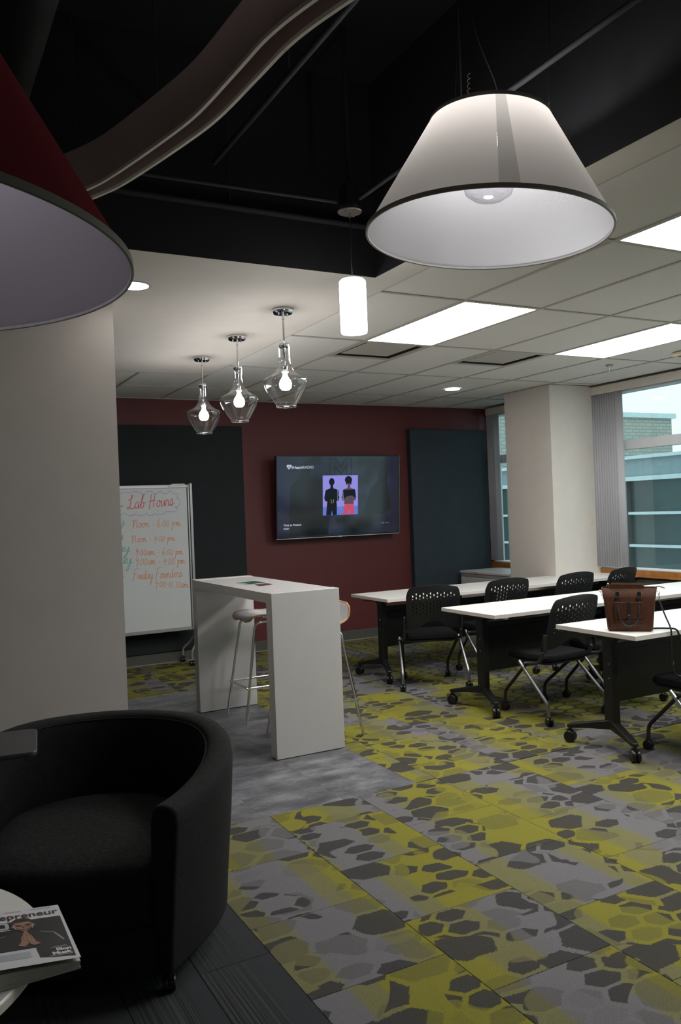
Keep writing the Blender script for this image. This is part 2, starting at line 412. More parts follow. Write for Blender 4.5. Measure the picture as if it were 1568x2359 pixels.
def vinyl():
    m, nt, out = new_mat('slate vinyl'); g = G(nt)
    co = g.coord('Object'); r = g.rnd(); q = g.vec('ADD', co, g.comb(g.math('MULTIPLY', r, 31.0), g.math('MULTIPLY', r, 77.0)))
    n = g.noise(g.vec('MULTIPLY', q, (0.7, 1.6, 1.0)), 5.5, 8.0, 0.66)
    n2 = g.noise(g.vec('MULTIPLY', q, (1.0, 3.0, 1.0)), 24.0, 6.0, 0.7)
    q2 = g.vec('ADD', g.vec('ADD', co, (0, 0, 0)), g.nt.nodes.new('ShaderNodeObjectInfo').outputs['Location'])
    n3 = g.noise(g.vec('MULTIPLY', q2, (1.0, 1.5, 1.0)), 3.2, 6.0, 0.6)
    v = g.math('ADD', g.math('ADD', g.math('MULTIPLY', n, 0.35), g.math('MULTIPLY', n2, 0.25)), g.math('MULTIPLY', n3, 0.40))
    c = g.ramp(v, [(0.40, (0.036, 0.037, 0.044)), (0.46, (0.078, 0.080, 0.090)), (0.515, (0.135, 0.137, 0.147)), (0.60, (0.25, 0.245, 0.25))])
    b = g.bsdf(out, Base_Color=c, Roughness=g.math('ADD', g.math('MULTIPLY', n2, 0.25), 0.30))
    nt.links.new(g.bump(n2, 0.12, 0.003), b.inputs['Normal']); return m
mVinyl = vinyl()
def shade_mat(name, outer, inner, trans):
    m, nt, out = new_mat(name); g = G(nt)
    co = g.coord('Object'); w = g.noise(g.vec('MULTIPLY', co, (1, 1, 0.25)), 900.0, 1.0)
    geo = nt.nodes.new('ShaderNodeNewGeometry')
    c = g.mix(geo.outputs['Backfacing'], outer, inner)
    c = g.mix(g.math('MULTIPLY', w, 0.10), c, (0.25, 0.23, 0.2))
    d = nt.nodes.new('ShaderNodeBsdfDiffuse'); nt.links.new(c, d.inputs[0])
    t = nt.nodes.new('ShaderNodeBsdfTranslucent'); nt.links.new(c, t.inputs[0])
    mx = nt.nodes.new('ShaderNodeMixShader'); mx.inputs[0].default_value = trans
    nt.links.new(d.outputs[0], mx.inputs[1]); nt.links.new(t.outputs[0], mx.inputs[2]); nt.links.new(mx.outputs[0], out.inputs['Surface'])
    return m
mShadeW = shade_mat('white linen shade', (0.76, 0.715, 0.68), (0.84, 0.835, 0.87), 0.44)
mSeamTape = shade_mat('doubled linen seam', (0.50, 0.48, 0.45), (0.56, 0.54, 0.52), 0.44)
mShadeR = shade_mat('maroon linen shade', (0.13, 0.012, 0.018), (0.52, 0.49, 0.56), 0.06)
mShadeTape = simple('grey shade binding', (0.32, 0.30, 0.28), 0.8)
mShadeRim = simple('pale shade rim', (0.60, 0.58, 0.58), 0.7)
def armfab():
    m, nt, out = new_mat('charcoal woven upholstery'); g = G(nt)
    co = g.coord('Object')
    a = g.noise(g.vec('MULTIPLY', co, (60, 60, 700)), 1.0, 2.0); b_ = g.noise(co, 420.0, 2.0, 0.7)
    v = g.math('ADD', g.math('MULTIPLY', a, 0.5), g.math('MULTIPLY', b_, 0.5))
    c = g.ramp(v, [(0.38, (0.006, 0.0065, 0.0065)), (0.62, (0.022, 0.0235, 0.0225))])
    b = g.bsdf(out, Base_Color=c, Roughness=0.95); b.inputs['Specular IOR Level'].default_value = 0.2
    nt.links.new(g.bump(v, 0.5, 0.003), b.inputs['Normal']); return m
mArm = armfab()
mSeam = simple('seam piping', (0.006, 0.006, 0.006), 0.9)
def brickmat():
    m, nt, out = new_mat('buff brick'); g = G(nt)
    n = nt.nodes.new('ShaderNodeTexBrick'); co = g.coord('Object'); s = g.sep(co)
    nt.links.new(g.comb(g.math('ADD', s[0], s[1]), s[2]), n.inputs['Vector'])
    n.inputs['Scale'].default_value = 1.0; n.inputs['Brick Width'].default_value = 0.30; n.inputs['Row Height'].default_value = 0.10; n.inputs['Mortar Size'].default_value = 0.012
    n.inputs['Color1'].default_value = (0.42, 0.43, 0.36, 1); n.inputs['Color2'].default_value = (0.36, 0.38, 0.33, 1); n.inputs['Mortar'].default_value = (0.24, 0.27, 0.26, 1)
    g.bsdf(out, Base_Color=n.outputs['Color'], Roughness=0.9); return m
mBrick = brickmat()
mExtDark = simple('dark tinted glazing', (0.03, 0.06, 0.06), 0.25, var=0.3, scale=0.6)
mExtFascia = simple('blue grey metal fascia', (0.24, 0.32, 0.34), 0.45)
mExtPost = simple('dark bronze post', (0.10, 0.11, 0.11), 0.5)
mExtMull = simple('pale aluminium mullion', (0.55, 0.66, 0.68), 0.4)
mAsphalt = simple('outdoor paving', (0.42, 0.42, 0.42), 0.9)

# ------------------------------------------------------------------ the setting
ZC = 2.842           # tiled and drywall ceiling height
XW, YB = 6.92, 8.74  # window wall and back wall
XL, YR = -2.6, -2.6
DX = 2.36; DY = 3.90 # edges of the open black ceiling
T = 0.5235
floor = struct(boxo('floor', (XL, YR, -0.12, XW, YB, -0.006), mAsphalt))
def ctile_mesh(x0, y0, x1, y1, m, h=0.006, g=0.0006):
    bm = B(); b = 0.0015
    if m is mVinyl: g, b = 0.0002, 0.0005
    lo = [bm.verts.new(p) for p in ((x0+g,y0+g,-h),(x1-g,y0+g,-h),(x1-g,y1-g,-h),(x0+g,y1-g,-h))]
    mi = [bm.verts.new((v.co.x, v.co.y, -b)) for v in lo]
    hi = [bm.verts.new(p) for p in ((x0+g+b,y0+g+b,0),(x1-g-b,y0+g+b,0),(x1-g-b,y1-g-b,0),(x0+g+b,y1-g-b,0))]
    for a, c in ((lo, mi), (mi, hi)):
        for i in range(4): bm.faces.new((a[i], a[(i+1)%4], c[(i+1)%4], c[i]))
    bm.faces.new(hi)
    me = bpy.data.meshes.new('tile'); bm.to_mesh(me); bm.free(); me.materials.append(m); return me
_full = {}
def lay(name, ox, oy, w, l, regions, m):
    for (rx0, ry0, rx1, ry1) in regions:
        x0, y0, x1, y1 = max(ox, rx0), max(oy, ry0), min(ox+w, rx1), min(oy+l, ry1)
        if x1-x0 < 0.015 or y1-y0 < 0.015: continue
        if abs(x1-x0-w) < 1e-6 and abs(y1-y0-l) < 1e-6:
            k = (name, m.name, w, l)
            if k not in _full: _full[k] = ctile_mesh(0, 0, w, l, m)
            me = _full[k]
        else: me = ctile_mesh(x0-ox, y0-oy, x1-ox, y1-oy, m)
        o = bpy.data.objects.new(name, me); COL.objects.link(o); o.parent = floor; o.location = (ox, oy, random.uniform(-0.0002, 0.0))
VX, VY0, VY1 = 2.543, 3.962, 7.20
CR = [(1.1135, 0.0, XW, VY0), (VX, VY0, XW, VY1), (0.6, VY1, XW, YB)]
for k in range(-1, 12):
    ox = 1.1135 + T*k
    for j in range(-1, 17):
        oy = 0.3095 + T*j + (T/2 if k % 2 else 0)
        cx, cy = ox+T/2, oy+T/2
        fine = (cx > 4.25 and cy > 3.9) or (cx > 3.7 and cy > 7.4)
        if cx > 4.3 and cx < 4.8 and cy < 4.3: fine = False
        lay('carpet_tile', ox, oy, T, T, CR, mCarpetB if fine else mCarpetA)
for k in range(15):
    for j in range(5):
        lay('carpet_plank', 1.1135-0.2617*(k+1), -0.4+1.047*j+(0.35*(k % 3)), 0.2617, 1.047, [(XL, 0.0, 1.1135, VY0)], mCarpetD)
for k in range(9):
    for j in range(6):
        lay('vinyl_plank', VX-0.47*(k+1), VY0-0.5+0.94*j-(0.47 if k % 2 else 0)+0.5, 0.47, 0.94, [(-1.7, VY0, VX, VY1)], mVinyl)

wb = struct(boxo('wall_back', (XL, YB, 0, XW+0.2, YB+0.15, 4.0), mMaroon))
struct(boxo('baseboard_back', (XL, YB-0.014, 0, XW, YB, 0.115), mBase, bevel=0.004))
struct(boxo('trim_1', (XL, YB-0.045, 0, XW, YB-0.014, 0.006), simple('floor edge strip', (0.25, 0.25, 0.24), 0.5)))
struct(boxo('wall_left', (XL-0.15, YR, 0, XL, YB, 4.0), mWhiteWall))
struct(boxo('wall_rear', (XL, YR-0.15, 0, XW+0.2, YR, 4.0), mWhiteWall))
struct(boxo('wall_partition', (XL, 4.80, 0, 1.13, 5.35, ZC), mWhiteWall))
struct(boxo('baseboard_partition', (XL, 4.787, 0, 1.143, 4.80, 0.115), mBase, bevel=0.003))
struct(boxo('wall_pillar', (6.24, 6.78, 0, XW, 7.53, ZC), mPillar))
# window wall: knee wall, header, piers
bm = B(); box(bm, XW, YR, 0, XW+0.2, YB, 0.755); struct(obj('wall_right', bm, mTaupe))
bm = B(); box(bm, XW, YR, 2.79, XW+0.2, YB, 4.0); box(bm, XW, 6.84, 0.755, XW+0.2, 7.50, 2.79); box(bm, XW, 3.02, 0.755, XW+0.2, 3.30, 2.79); box(bm, XW, YR, 0.755, XW+0.2, -0.5, 2.79)
struct(obj('wall_window_side', bm, mWhiteWall))
def window(n, y0, y1, transom, mulls):
    w = bpy.data.objects.new('window_%d' % n, None); COL.objects.link(w); w['kind'] = 'structure'; w.location = (XW, y0, 0)
    L = y1-y0; bm = B()
    z0, z1 = 0.82, 2.79
    box(bm, 0.02, 0, z0-0.065, 0.18, L, z0); box(bm, 0.02, 0, z1-0.06, 0.18, L, z1); box(bm, 0.02, 0, z0, 0.18, 0.05, z1-0.06); box(bm, 0.02, L-0.05, z0, 0.18, L, z1-0.06)
    obj('window_frame', bm, mFrame, w, bevel=0.004, seg=1)
    bm = B(); box(bm, 0.05, 0.05, transom, 0.14, L-0.05, transom+0.105); obj('transom_bar', bm, mFrame, w, bevel=0.004, seg=1)
    for y in mulls:
        bm = B(); box(bm, 0.05, y-y0-0.03, z0, 0.14, y-y0+0.03, z1-0.06); obj('mullion', bm, mFrame, w, bevel=0.004, seg=1)
    for a, b in ((z0, transom), (transom+0.105, z1-0.06)):
        bm = B(); vs = [bm.verts.new(p) for p in ((0.09, 0.05, a), (0.09, L-0.05, a), (0.09, L-0.05, b), (0.09, 0.05, b))]; bm.faces.new(vs); obj('pane', bm, mPane, w)
    bm = B(); box(bm, -0.045, 0, 0.735, 0.02, L, 0.757); box(bm, -0.02, 0, 0.757, 0.018, L, 0.812); obj('window_sill', bm, mOak, w, bevel=0.003, seg=1)
    return w
window(1, 7.53, 8.72, 2.105, []); window(2, 3.30, 6.84, 2.105, []); window(3, -0.50, 3.02, 2.105, [1.2])

# ceilings
struct(boxo('ceiling_deck', (XL, YR, 3.9, XW, YB, 4.0), mBlack))
bm = B(); box(bm, DX-0.002, YR, ZC+0.0005, DX, DY, ZC+0.02); box(bm, DX-0.002, YR, ZC+0.02, DX+0.06, DY+0.06, 3.9); struct(obj('trim_2', bm, mBlack))
bm = B(); box(bm, XL, DY-0.002, ZC+0.0005, DX, DY, ZC+0.02); box(bm, XL, DY-0.002, ZC+0.02, DX-0.002, DY+0.06, 3.9); struct(obj('trim_3', bm, mBlack))
bm = B()
box(bm, XL, DY, ZC, 2.53, 7.18, ZC+0.02); box(bm, DX, YR, ZC, 2.53, DY, ZC+0.02)
struct(obj('ceiling_drywall', bm, mDrywall))
ceil = struct(boxo('ceiling', (DX+0.06, YR, ZC+0.10, XW, YB, ZC+0.14), mDark))
struct(boxo('ceiling_rear', (XL, 7.18, ZC+0.10, DX+0.06, YB, ZC+0.14), mDark))
YS = [-2.05, -0.80, 0.46, 1.70, 2.93, 4.15, 5.41, 6.67, 7.94, YB]
XS = [2.53+0.6225*i for i in range(7)] + [XW]
VENTS = [(1, 6), (3, 6)]
LIGHTS = [(1, 3), (1, 5), (4, 5), (4, 3)]
_tm = {}
def ctile(x0, y0, x1, y1):
    k = (round(x1-x0, 3), round(y1-y0, 3))
    if k not in _tm:
        bm = B(); box(bm, 0, 0, 0.0, k[0], k[1], 0.02)
        me = bpy.data.meshes.new('ct'); bmesh.ops.recalc_face_normals(bm, faces=bm.faces[:]); bm.to_mesh(me); bm.free(); me.materials.append(mTile); _tm[k] = me
    o = bpy.data.objects.new('ceiling_tile', _tm[k]); COL.objects.link(o); o.parent = ceil; o.location = (x0, y0, ZC+0.006)
gw = 0.011
def bar(x0, y0, x1, y1):
    bm = B(); box(bm, x0, y0, ZC, x1, y1, ZC+0.0055)
    # shadow lips along the flange
    obj('grid_bar', bm, mGrid, ceil)
for i in range(len(XS)-1):
    for j in range(-1, len(YS)-1):
        y0 = YR if j < 0 else YS[j]; y1 = YS[j+1]
        if (i, j) in LIGHTS: continue
        if (i, j) in VENTS:
            ctile(XS[i], y0+0.6225, XS[i+1], y1); continue
        ctile(XS[i], y0, XS[i+1], y1)
for x0, x1 in ((1.9075, 2.53), (1.285, 1.9075), (0.6625, 1.285)):
    ctile(x0, 7.20, x1, 7.94); ctile(x0, 7.94, x1, YB)
for i, x in enumerate(XS[:-1]): bar(x-gw if i else x, YR, x+gw, YB)
for y in YS[:-1]:
    for i in range(len(XS)-1): bar(XS[i]+gw, y-gw, XS[i+1]-(gw if i < len(XS)-2 else 0), y+gw)
for (i, j) in VENTS: bar(XS[i]+gw, YS[j]+0.6225-gw, XS[i+1]-gw, YS[j]+0.6225+gw)
for x in (1.9075, 1.285): bar(x-gw, 7.18, x+gw, YB)
bar(0.5, 7.18, 2.53-gw, 7.18+gw*1.5); bar(0.5, 7.94-gw, 2.53-gw, 7.94+gw)
struct(boxo('trim_4', (XW-0.02, YR, ZC-0.004, XW, YB, ZC+0.004), mGrid)); struct(boxo('trim_5', (0.6, YB-0.02, ZC-0.004, XW-0.02, YB, ZC+0.004), mGrid))

TL = {(1,3): 'ceiling troffer light beyond the big white shade, cut by the right edge of the picture', (1,5): 'large lit ceiling troffer panel between the white shade and the white cylinder lamp',
      (4,5): 'lit ceiling troffer panel nearest the windows, above the smoke detector', (4,3): 'ceiling troffer light near windows outside the picture', (1,1): 'ceiling troffer light behind the camera', (4,1): 'ceiling troffer light behind the camera by the windows'}
for (i, j) in LIGHTS:
    x0, x1, y0, y1 = XS[i]+gw, XS[i+1]-gw, YS[j]+gw, YS[j+1]-gw
    t = thing('ceiling_light', TL[(i, j)], 'ceiling light', (x0, y0, ZC), group='ceiling troffers in the tiled ceiling')
    w, l = x1-x0, y1-y0
    bm = B(); box(bm, 0, 0, 0, 0.01, l, 0.05); box(bm, w-0.01, 0, 0, w, l, 0.05); box(bm, 0.01, 0, 0, w-0.01, 0.01, 0.05); box(bm, 0.01, l-0.01, 0, w-0.01, l, 0.05)
    obj('light_frame', bm, mGrid, t)
    bm = B(); box(bm, 0.01, 0.01, 0.006, w-0.01, l-0.01, 0.012); obj('diffuser', bm, mTroffer, t)
for n, (i, j) in enumerate(VENTS):
    x0, y0 = XS[i]+gw, YS[j]+gw; w = 0.6225-2*gw
    t = thing('ceiling_vent', ['square ceiling air vent beside the lit panel by the white cylinder lamp', 'square ceiling air vent above the round downlight'][n], 'vent', (x0, y0, ZC), group='square plaque air vents')
    bm = B(); 
    for a in ((0,0,w,0.03), (0,w-0.03,w,w), (0,0.03,0.03,w-0.03), (w-0.03,0.03,w,w-0.03)): box(bm, a[0], a[1], 0.0, a[2], a[3], 0.006)
    obj('vent_frame', bm, mGrid, t)
    bm = B(); box(bm, 0.03, 0.03, 0.095, w-0.03, w-0.03, 0.10)
    for a in ((0.025,0.025,w-0.025,0.03), (0.025,w-0.03,w-0.025,w-0.025), (0.025,0.03,0.03,w-0.03), (w-0.03,0.03,w-0.025,w-0.03)): box(bm, a[0], a[1], 0.006, a[2], a[3], 0.10)
    obj('vent_throat', bm, mDark, t)
    bm = B(); box(bm, 0.078, 0.078, 0.010, w-0.078, w-0.078, 0.016); obj('vent_plaque', bm, mGrid, t, bevel=0.003, seg=1)
def can(x, y, label):
    t = thing('downlight', label, 'ceiling light', (x, y, ZC), group='round recessed downlights')
    bm = B(); lathe(bm, [(0.078, 0.0), (0.080, -0.004), (0.094, -0.003), (0.096, 0.0)], 32); obj('trim_ring', bm, mGrid, t, smooth=True)
    bm = B(); lathe(bm, [(0.078, 0.0)], 32, cap0=True); bmesh.ops.translate(bm, verts=bm.verts[:], vec=(0,0,-0.003)); obj('lens', bm, mCan, t)
can(5.386, 7.36, 'round recessed downlight in the tile ceiling near the grey pillar')
can(1.18, 4.50, 'round recessed downlight half hidden behind the red lamp shade')
can(-0.25, 4.42, 'round recessed downlight hidden above the red lamp shade')
t = thing('fire_sprinkler', 'small white sprinkler head under the ceiling above the grey pillar', 'sprinkler', (5.99, 5.68, ZC))
bm = B(); lathe(bm, [(0.0, 0), (0.035, 0), (0.03, -0.008), (0.0, -0.008)], 20); obj('escutcheon', bm, mGrid, t, smooth=True)
bm = B(); lathe(bm, [(0.009, -0.008), (0.008, -0.04), (0.003, -0.045), (0.003, -0.055), (0.018, -0.056), (0.018, -0.060), (0.0, -0.060)], 14); obj('deflector', bm, mNickel, t, smooth=True)
t = thing('fire_strobe', 'cream fire alarm strobe unit on the ceiling at the right edge', 'alarm', (6.13, 4.96, ZC))
bm = B(); prism(bm, rrect(-0.08, -0.055, 0.08, 0.055, 0.01), -0.035, 0.0); obj('housing', bm, mCream, t, bevel=0.004)
for sx in (-0.04, 0.04):
    bm = B(); lathe(bm, [(0.0, -0.038), (0.014, -0.038), (0.016, -0.034)], 14, c=(sx, 0, 0)); obj('sensor_dot', bm, mDark, t)

# ------------------------------------------------------------------ things above: pipes, ducts, curved track
def pipe(name, label, cat, pts, r, m=mBlackPipe, seg=14, hangers=True):
    p0 = Vector(pts[0]); t = thing(name, label, cat, tuple(p0))
    bm = B(); tube(bm, [Vector(p)-p0 for p in pts], r, seg); obj('pipe_run', bm, m, t, smooth=True)
    a, b = Vector(pts[0]), Vector(pts[-1]); L = (b-a).length
    n = max(1, int(L/1.6))
    for k in range(n):
        c = a + (b-a)*((k+0.5)/n) - p0
        bm = B(); tube(bm, [c + Vector((0,0,r)), Vector((c.x, c.y, 3.9-p0.z))], 0.004, 6); obj('hanger_rod', bm, m, t)
    return t
pipe('conduit', 'thin black conduit running from the cylinder lamp box behind the white shade', 'conduit', [(2.0, 3.42, 3.06), (1.985, -1.5, 3.06)], 0.011)
pipe('conduit', 'thin black conduit running left from the cylinder lamp box along the soffit', 'conduit', [(1.92, 3.50, 3.06), (0.2, 3.56, 3.06)], 0.010)
pipe('sprinkler_pipe', 'black sprinkler pipe crossing under the curved ceiling track', 'pipe', [(1.425, 3.84, 3.3), (1.42, -1.5, 3.3)], 0.014)
pipe('duct_pipe', 'thick black round pipe running past the red lamp shade', 'pipe', [(0.50, 3.84, 3.42), (0.50, -1.5, 3.42)], 0.065)
pipe('duct_pipe', 'black round pipe at the top left corner of the picture', 'pipe', [(0.22, 3.84, 3.5), (0.22, -1.5, 3.5)], 0.05)
pipe('soffit_pipe', 'black pipe along the face of the dark soffit', 'pipe', [(XL+0.1, 3.86, 3.10), (DX-0.05, 3.86, 3.10)], 0.016)
t = thing('roof_beam', 'rough black sprayed beam under the dark roof deck', 'beam', (1.0, 2.3, 3.72))
bm = B(); box(bm, -3.0, -0.12, 0, 1.36, 0.12, 0.03); box(bm, -3.0, -0.015, 0.03, 1.36, 0.015, 0.15); box(bm, -3.0, -0.12, 0.15, 1.36, 0.12, 0.178); obj('beam_profile', bm, mBlackTex, t, bevel=0.006, seg=1)

# curved suspended track
near = [(-0.35, 3.80), (0.10, 3.80), (0.42, 3.62), (0.60, 3.40), (0.695, 3.224), (0.752, 3.054), (0.833, 2.729), (0.878, 2.501), (0.900, 2.220), (0.915, 2.019), (0.955, 1.832), (1.03, 1.60), (1.14, 1.40), (1.32, 1.15), (1.45, 0.8), (1.48, 0.3)]
path = smooth_path([(x, y, 0) for x, y in near], 6)
tr = thing('ceiling_track', 'curved grey double rimmed ceiling track sweeping over the room', 'ceiling track', (0.9, 2.2, ZC))
def sweep(name, prof, m, i0=0, i1=None):
    # prof: closed list of (offset to the far side, height)
    bm = B(); rings = []
    P = path[i0:i1]
    for i, p in enumerate(P):
        a = P[max(i-1, 0)]; b = P[min(i+1, len(P)-1)]; tt = (b-a).normalized(); nrm = Vector((-tt.y, tt.x, 0))
        if nrm.x < 0 and nrm.dot(Vector((1, 0.35, 0))) < 0: nrm = -nrm
        rings.append([bm.verts.new((p.x+nrm.x*o-0.9, p.y+nrm.y*o-2.2, h)) for o, h in prof])
    n = len(prof)
    for a, b in zip(rings, rings[1:]):
        for k in range(n): bm.faces.new((a[k], a[(k+1)%n], b[(k+1)%n], b[k]))
    bm.faces.new(rings[0][::-1]); bm.faces.new(rings[-1])
    return obj(name, bm, m, tr)
cuts = [0, 27, 53, 76, len(path)]
for a, b in zip(cuts, cuts[1:]):
    b2 = min(b+1, len(path)) if b != len(path) else b
    sweep('fascia', [(0.0, 0.012), (0.004, 0.012), (0.004, 0.175), (0.0, 0.175)], mRibbon, a, b2)
    sweep('rim', [(-0.003, 0.0), (0.008, 0.0), (0.008, 0.012), (-0.003, 0.012)], mRim, a, b2)
    sweep('rim', [(0.066, 0.0), (0.077, 0.0), (0.077, 0.012), (0.066, 0.012)], mRim, a, b2)
    sweep('fascia', [(0.071, 0.012), (0.075, 0.012), (0.075, 0.175), (0.071, 0.175)], mRibbon, a, b2)
    sweep('channel_panel', [(0.004, 0.11), (0.071, 0.11), (0.071, 0.115), (0.004, 0.115)], mRibbon, a, b2)
for i in (20, 34, 50, 66, 84):
    p = path[i]; bm = B(); tube(bm, [(p.x-0.9+0.03, p.y-2.2+0.01, 0.055), (p.x-0.9+0.03, p.y-2.2+0.01, 1.055)], 0.0015, 6); obj('suspension_wire', bm, mBlackPipe, tr)

# ------------------------------------------------------------------ lamps
def shade_lamp(name, label, base, r0, r1, h, mat, tilt, lit, seam_ang=None, top_z=3.9, mb=None, rw=1.0):
    t = thing(name, label, 'lamp', base); t.rotation_euler = tilt
    bm = B(); n = 160
    lathe(bm, [(r0, 0.0), (r0*0.75+r1*0.25, h*0.25), (r0*0.5+r1*0.5, h*0.5), (r0*0.25+r1*0.75, h*0.75), (r1, h)], n)
    bmesh.ops.recalc_face_normals(bm, faces=bm.faces[:])
    if seam_ang is not None:
        k0 = int(round(seam_ang[0]/(2*PI)*n)); cut = [f for f in bm.faces if (int(math.floor(math.atan2(f.calc_center_median().y, f.calc_center_median().x)/(2*PI)*n)) - k0) % n < 4]
        bmesh.ops.delete(bm, geom=cut, context='FACES')
    me = bpy.data.meshes.new('lamp_shade')
    # make sure the normals face outwards
    f = bm.faces[:][0]; c = f.calc_center_median()
    if f.normal.dot(Vector((c.x, c.y, 0))) < 0: bmesh.ops.reverse_faces(bm, faces=bm.faces[:])
    bm.to_mesh(me); bm.free()
    for p in me.polygons: p.use_smooth = True
    o = bpy.data.objects.new('lamp_shade', me); COL.objects.link(o); me.materials.append(mat); o.parent = t
    bm = B(); lathe(bm, [(r0+0.0015, 0.012), (r0+0.002, -0.002), (r0-0.001, -0.004), (r0-0.001, 0.0)], n); obj('bottom_binding', bm, mb or mShadeTape, t, smooth=True)
    bm = B(); lathe(bm, [(r0-0.001, -0.0035), (r0-0.006*rw, -0.002), (r0-0.007*rw, 0.003), (r0-0.003*rw, 0.005)], n); obj('inner_rim', bm, mShadeRim, t, smooth=True)
    bm = B(); lathe(bm, [(r1+0.007, h-0.012), (r1+0.004, h+0.003), (r1-0.003, h+0.002), (r1-0.003, h-0.01)], n); obj('top_binding', bm, mShadeTape, t, smooth=True)
    if seam_ang is not None:
        bm = B(); rows = []; a0, a1 = 2*PI*k0/n, 2*PI*(k0+4)/n
        for k in range(9):
            q = k/8; rr = r0*(1-q)+r1*q+0.0002; rows.append([bm.verts.new((rr*math.cos(a), rr*math.sin(a), h*q)) for a in [a0+(a1-a0)*k_/4 for k_ in range(5)]])
        for a, b in zip(rows, rows[1:]):
            for k in range(4): bm.faces.new((a[k], a[k+1], b[k+1], b[k]))
        obj('seam_tape', bm, mSeamTape, t)
    # spider ring, bowl and lamp holder
    bm = B(); lathe(bm, [(0.02, h*0.93), (0.045, h*0.93), (0.045, h*0.93+0.004), (0.02, h*0.93+0.004)], 20)
    for k in range(3):
        a = 2*PI*k/3+0.4; tube(bm, [(0.04*math.cos(a), 0.04*math.sin(a), h*0.93), ((r1+0.002)*math.cos(a), (r1+0.002)*math.sin(a), h-0.005)], 0.003, 6)
    obj('spider_frame', bm, mNickel, t)
    bm = B(); lathe(bm, [(0.02, h*0.93), (0.02, h*0.88), (0.0, h*0.88)], 14); obj('lamp_holder', bm, mNickel, t, smooth=True)
    if lit:
        bm = B(); bmesh.ops.create_uvsphere(bm, u_segments=16, v_segments=10, radius=0.035); bmesh.ops.translate(bm, verts=bm.verts[:], vec=(0, 0, h*0.83)); obj('bulb', bm, mLampBulb if lit == 1 else mDimBulb, t, smooth=True)
        bm = B(); lathe(bm, [(0.095, h*0.56), (0.094, h*0.44), (0.083, h*0.36), (0.055, h*0.31), (0.0, h*0.29)], 40); obj('glass_bowl', bm, mGlassDish, t, smooth=True)
    for k in range(3):
        a = 2*PI*k/3 + 0.4 + 1.2
        p = Vector((r1*math.cos(a), r1*math.sin(a), h))
        bm = B(); tube(bm, [p, (p.x*0.9, p.y*0.9, top_z-base[2])], 0.0011, 6); obj('suspension_wire', bm, mSteelBlack, t)
        bm = B(); pts = [(p.x*1.0+0.005*math.cos(s*1.3), p.y+0.005*math.sin(s*1.3), p.z-0.01+s*0.0035) for s in range(24)]; tube(bm, pts, 0.0013, 5); obj('wire_coil', bm, mNickel, t)
    bm = B(); tube(bm, smooth_path([(0, 0, h*0.93), (0.05, 0.02, h+0.12), (-0.1, 0.0, h+0.4), (-0.05, 0, top_z-base[2])], 6), 0.0025, 6); obj('power_cord', bm, mSteelBlack, t)
    return t
mLampBulb = emit('shade bulb', (1.0, 0.975, 0.96), 150.0); mDimBulb = emit('dim shade bulb', (1.0, 0.97, 0.98), 60.0)
ax = Vector((0.05, -0.03, 1)).normalized(); q = Vector((0, 0, 1)).rotation_difference(ax).to_euler()
_ang = math.atan2(-2.354, -1.904)
shade_lamp('pendant_shade_lamp', 'big white cone pendant lamp shade hanging lit from the black ceiling', (1.904, 2.354, 2.544), 0.438, 0.212, 0.405, mShadeW, (q.x, q.y, q.z), 1, (_ang+0.075, _ang+0.235))
shade_lamp('pendant_shade_lamp', 'huge dark red cone pendant lamp shade at the left edge above the round table', (-0.160, 1.759, 2.052), 0.600, 0.272, 0.57, mShadeR, (0, 0, 0.9), 2, mb=simple('dark olive binding', (0.09, 0.085, 0.06), 0.8), rw=0.6)

t = thing('pendant_cylinder_lamp', 'white glowing cylinder pendant lamp hanging from the dark ceiling on a thin cord', 'lamp', (1.977, 3.482, 0))
bm = B(); box(bm, -0.035, -0.035, 3.035, 0.035, 0.035, 3.14); tube(bm, [(0,0,3.12), (0,0,3.9)], 0.012, 8); obj('junction_box', bm, mBlack, t)
bm = B(); lathe(bm, [(0.0, 3.035), (0.058, 3.035), (0.060, 3.032), (0.060, 3.012), (0.056, 3.008), (0.0, 3.008)], 36); obj('ceiling_canopy', bm, mNickel, t, smooth=True)
for a in (0.6, 0.6+PI):
    bm = B(); lathe(bm, [(0.006, 3.008), (0.006, 3.001), (0.0, 3.0)], 10, c=(0.04*math.cos(a), 0.04*math.sin(a), 0)); obj('canopy_screw', bm, mNickel, t, smooth=True)
bm = B(); lathe(bm, [(0.007, 3.008), (0.007, 2.985), (0.0, 2.985)], 10); tube(bm, smooth_path([(0,0,2.99), (0.001,0,2.88), (-0.002,0,2.80), (0.001,0,2.70)], 5), 0.0022, 6); lathe(bm, [(0.002, 2.70), (0.009, 2.695), (0.011, 2.684), (0.0, 2.682)], 12); obj('cord', bm, mNickel, t, smooth=True)
bm = B(); lathe(bm, [(0.0, 2.685), (0.055, 2.683), (0.064, 2.674), (0.065, 2.66), (0.065, 2.435), (0.062, 2.424), (0.0, 2.422)], 40); obj('glass_cylinder', bm, mCyl, t, smooth=True)

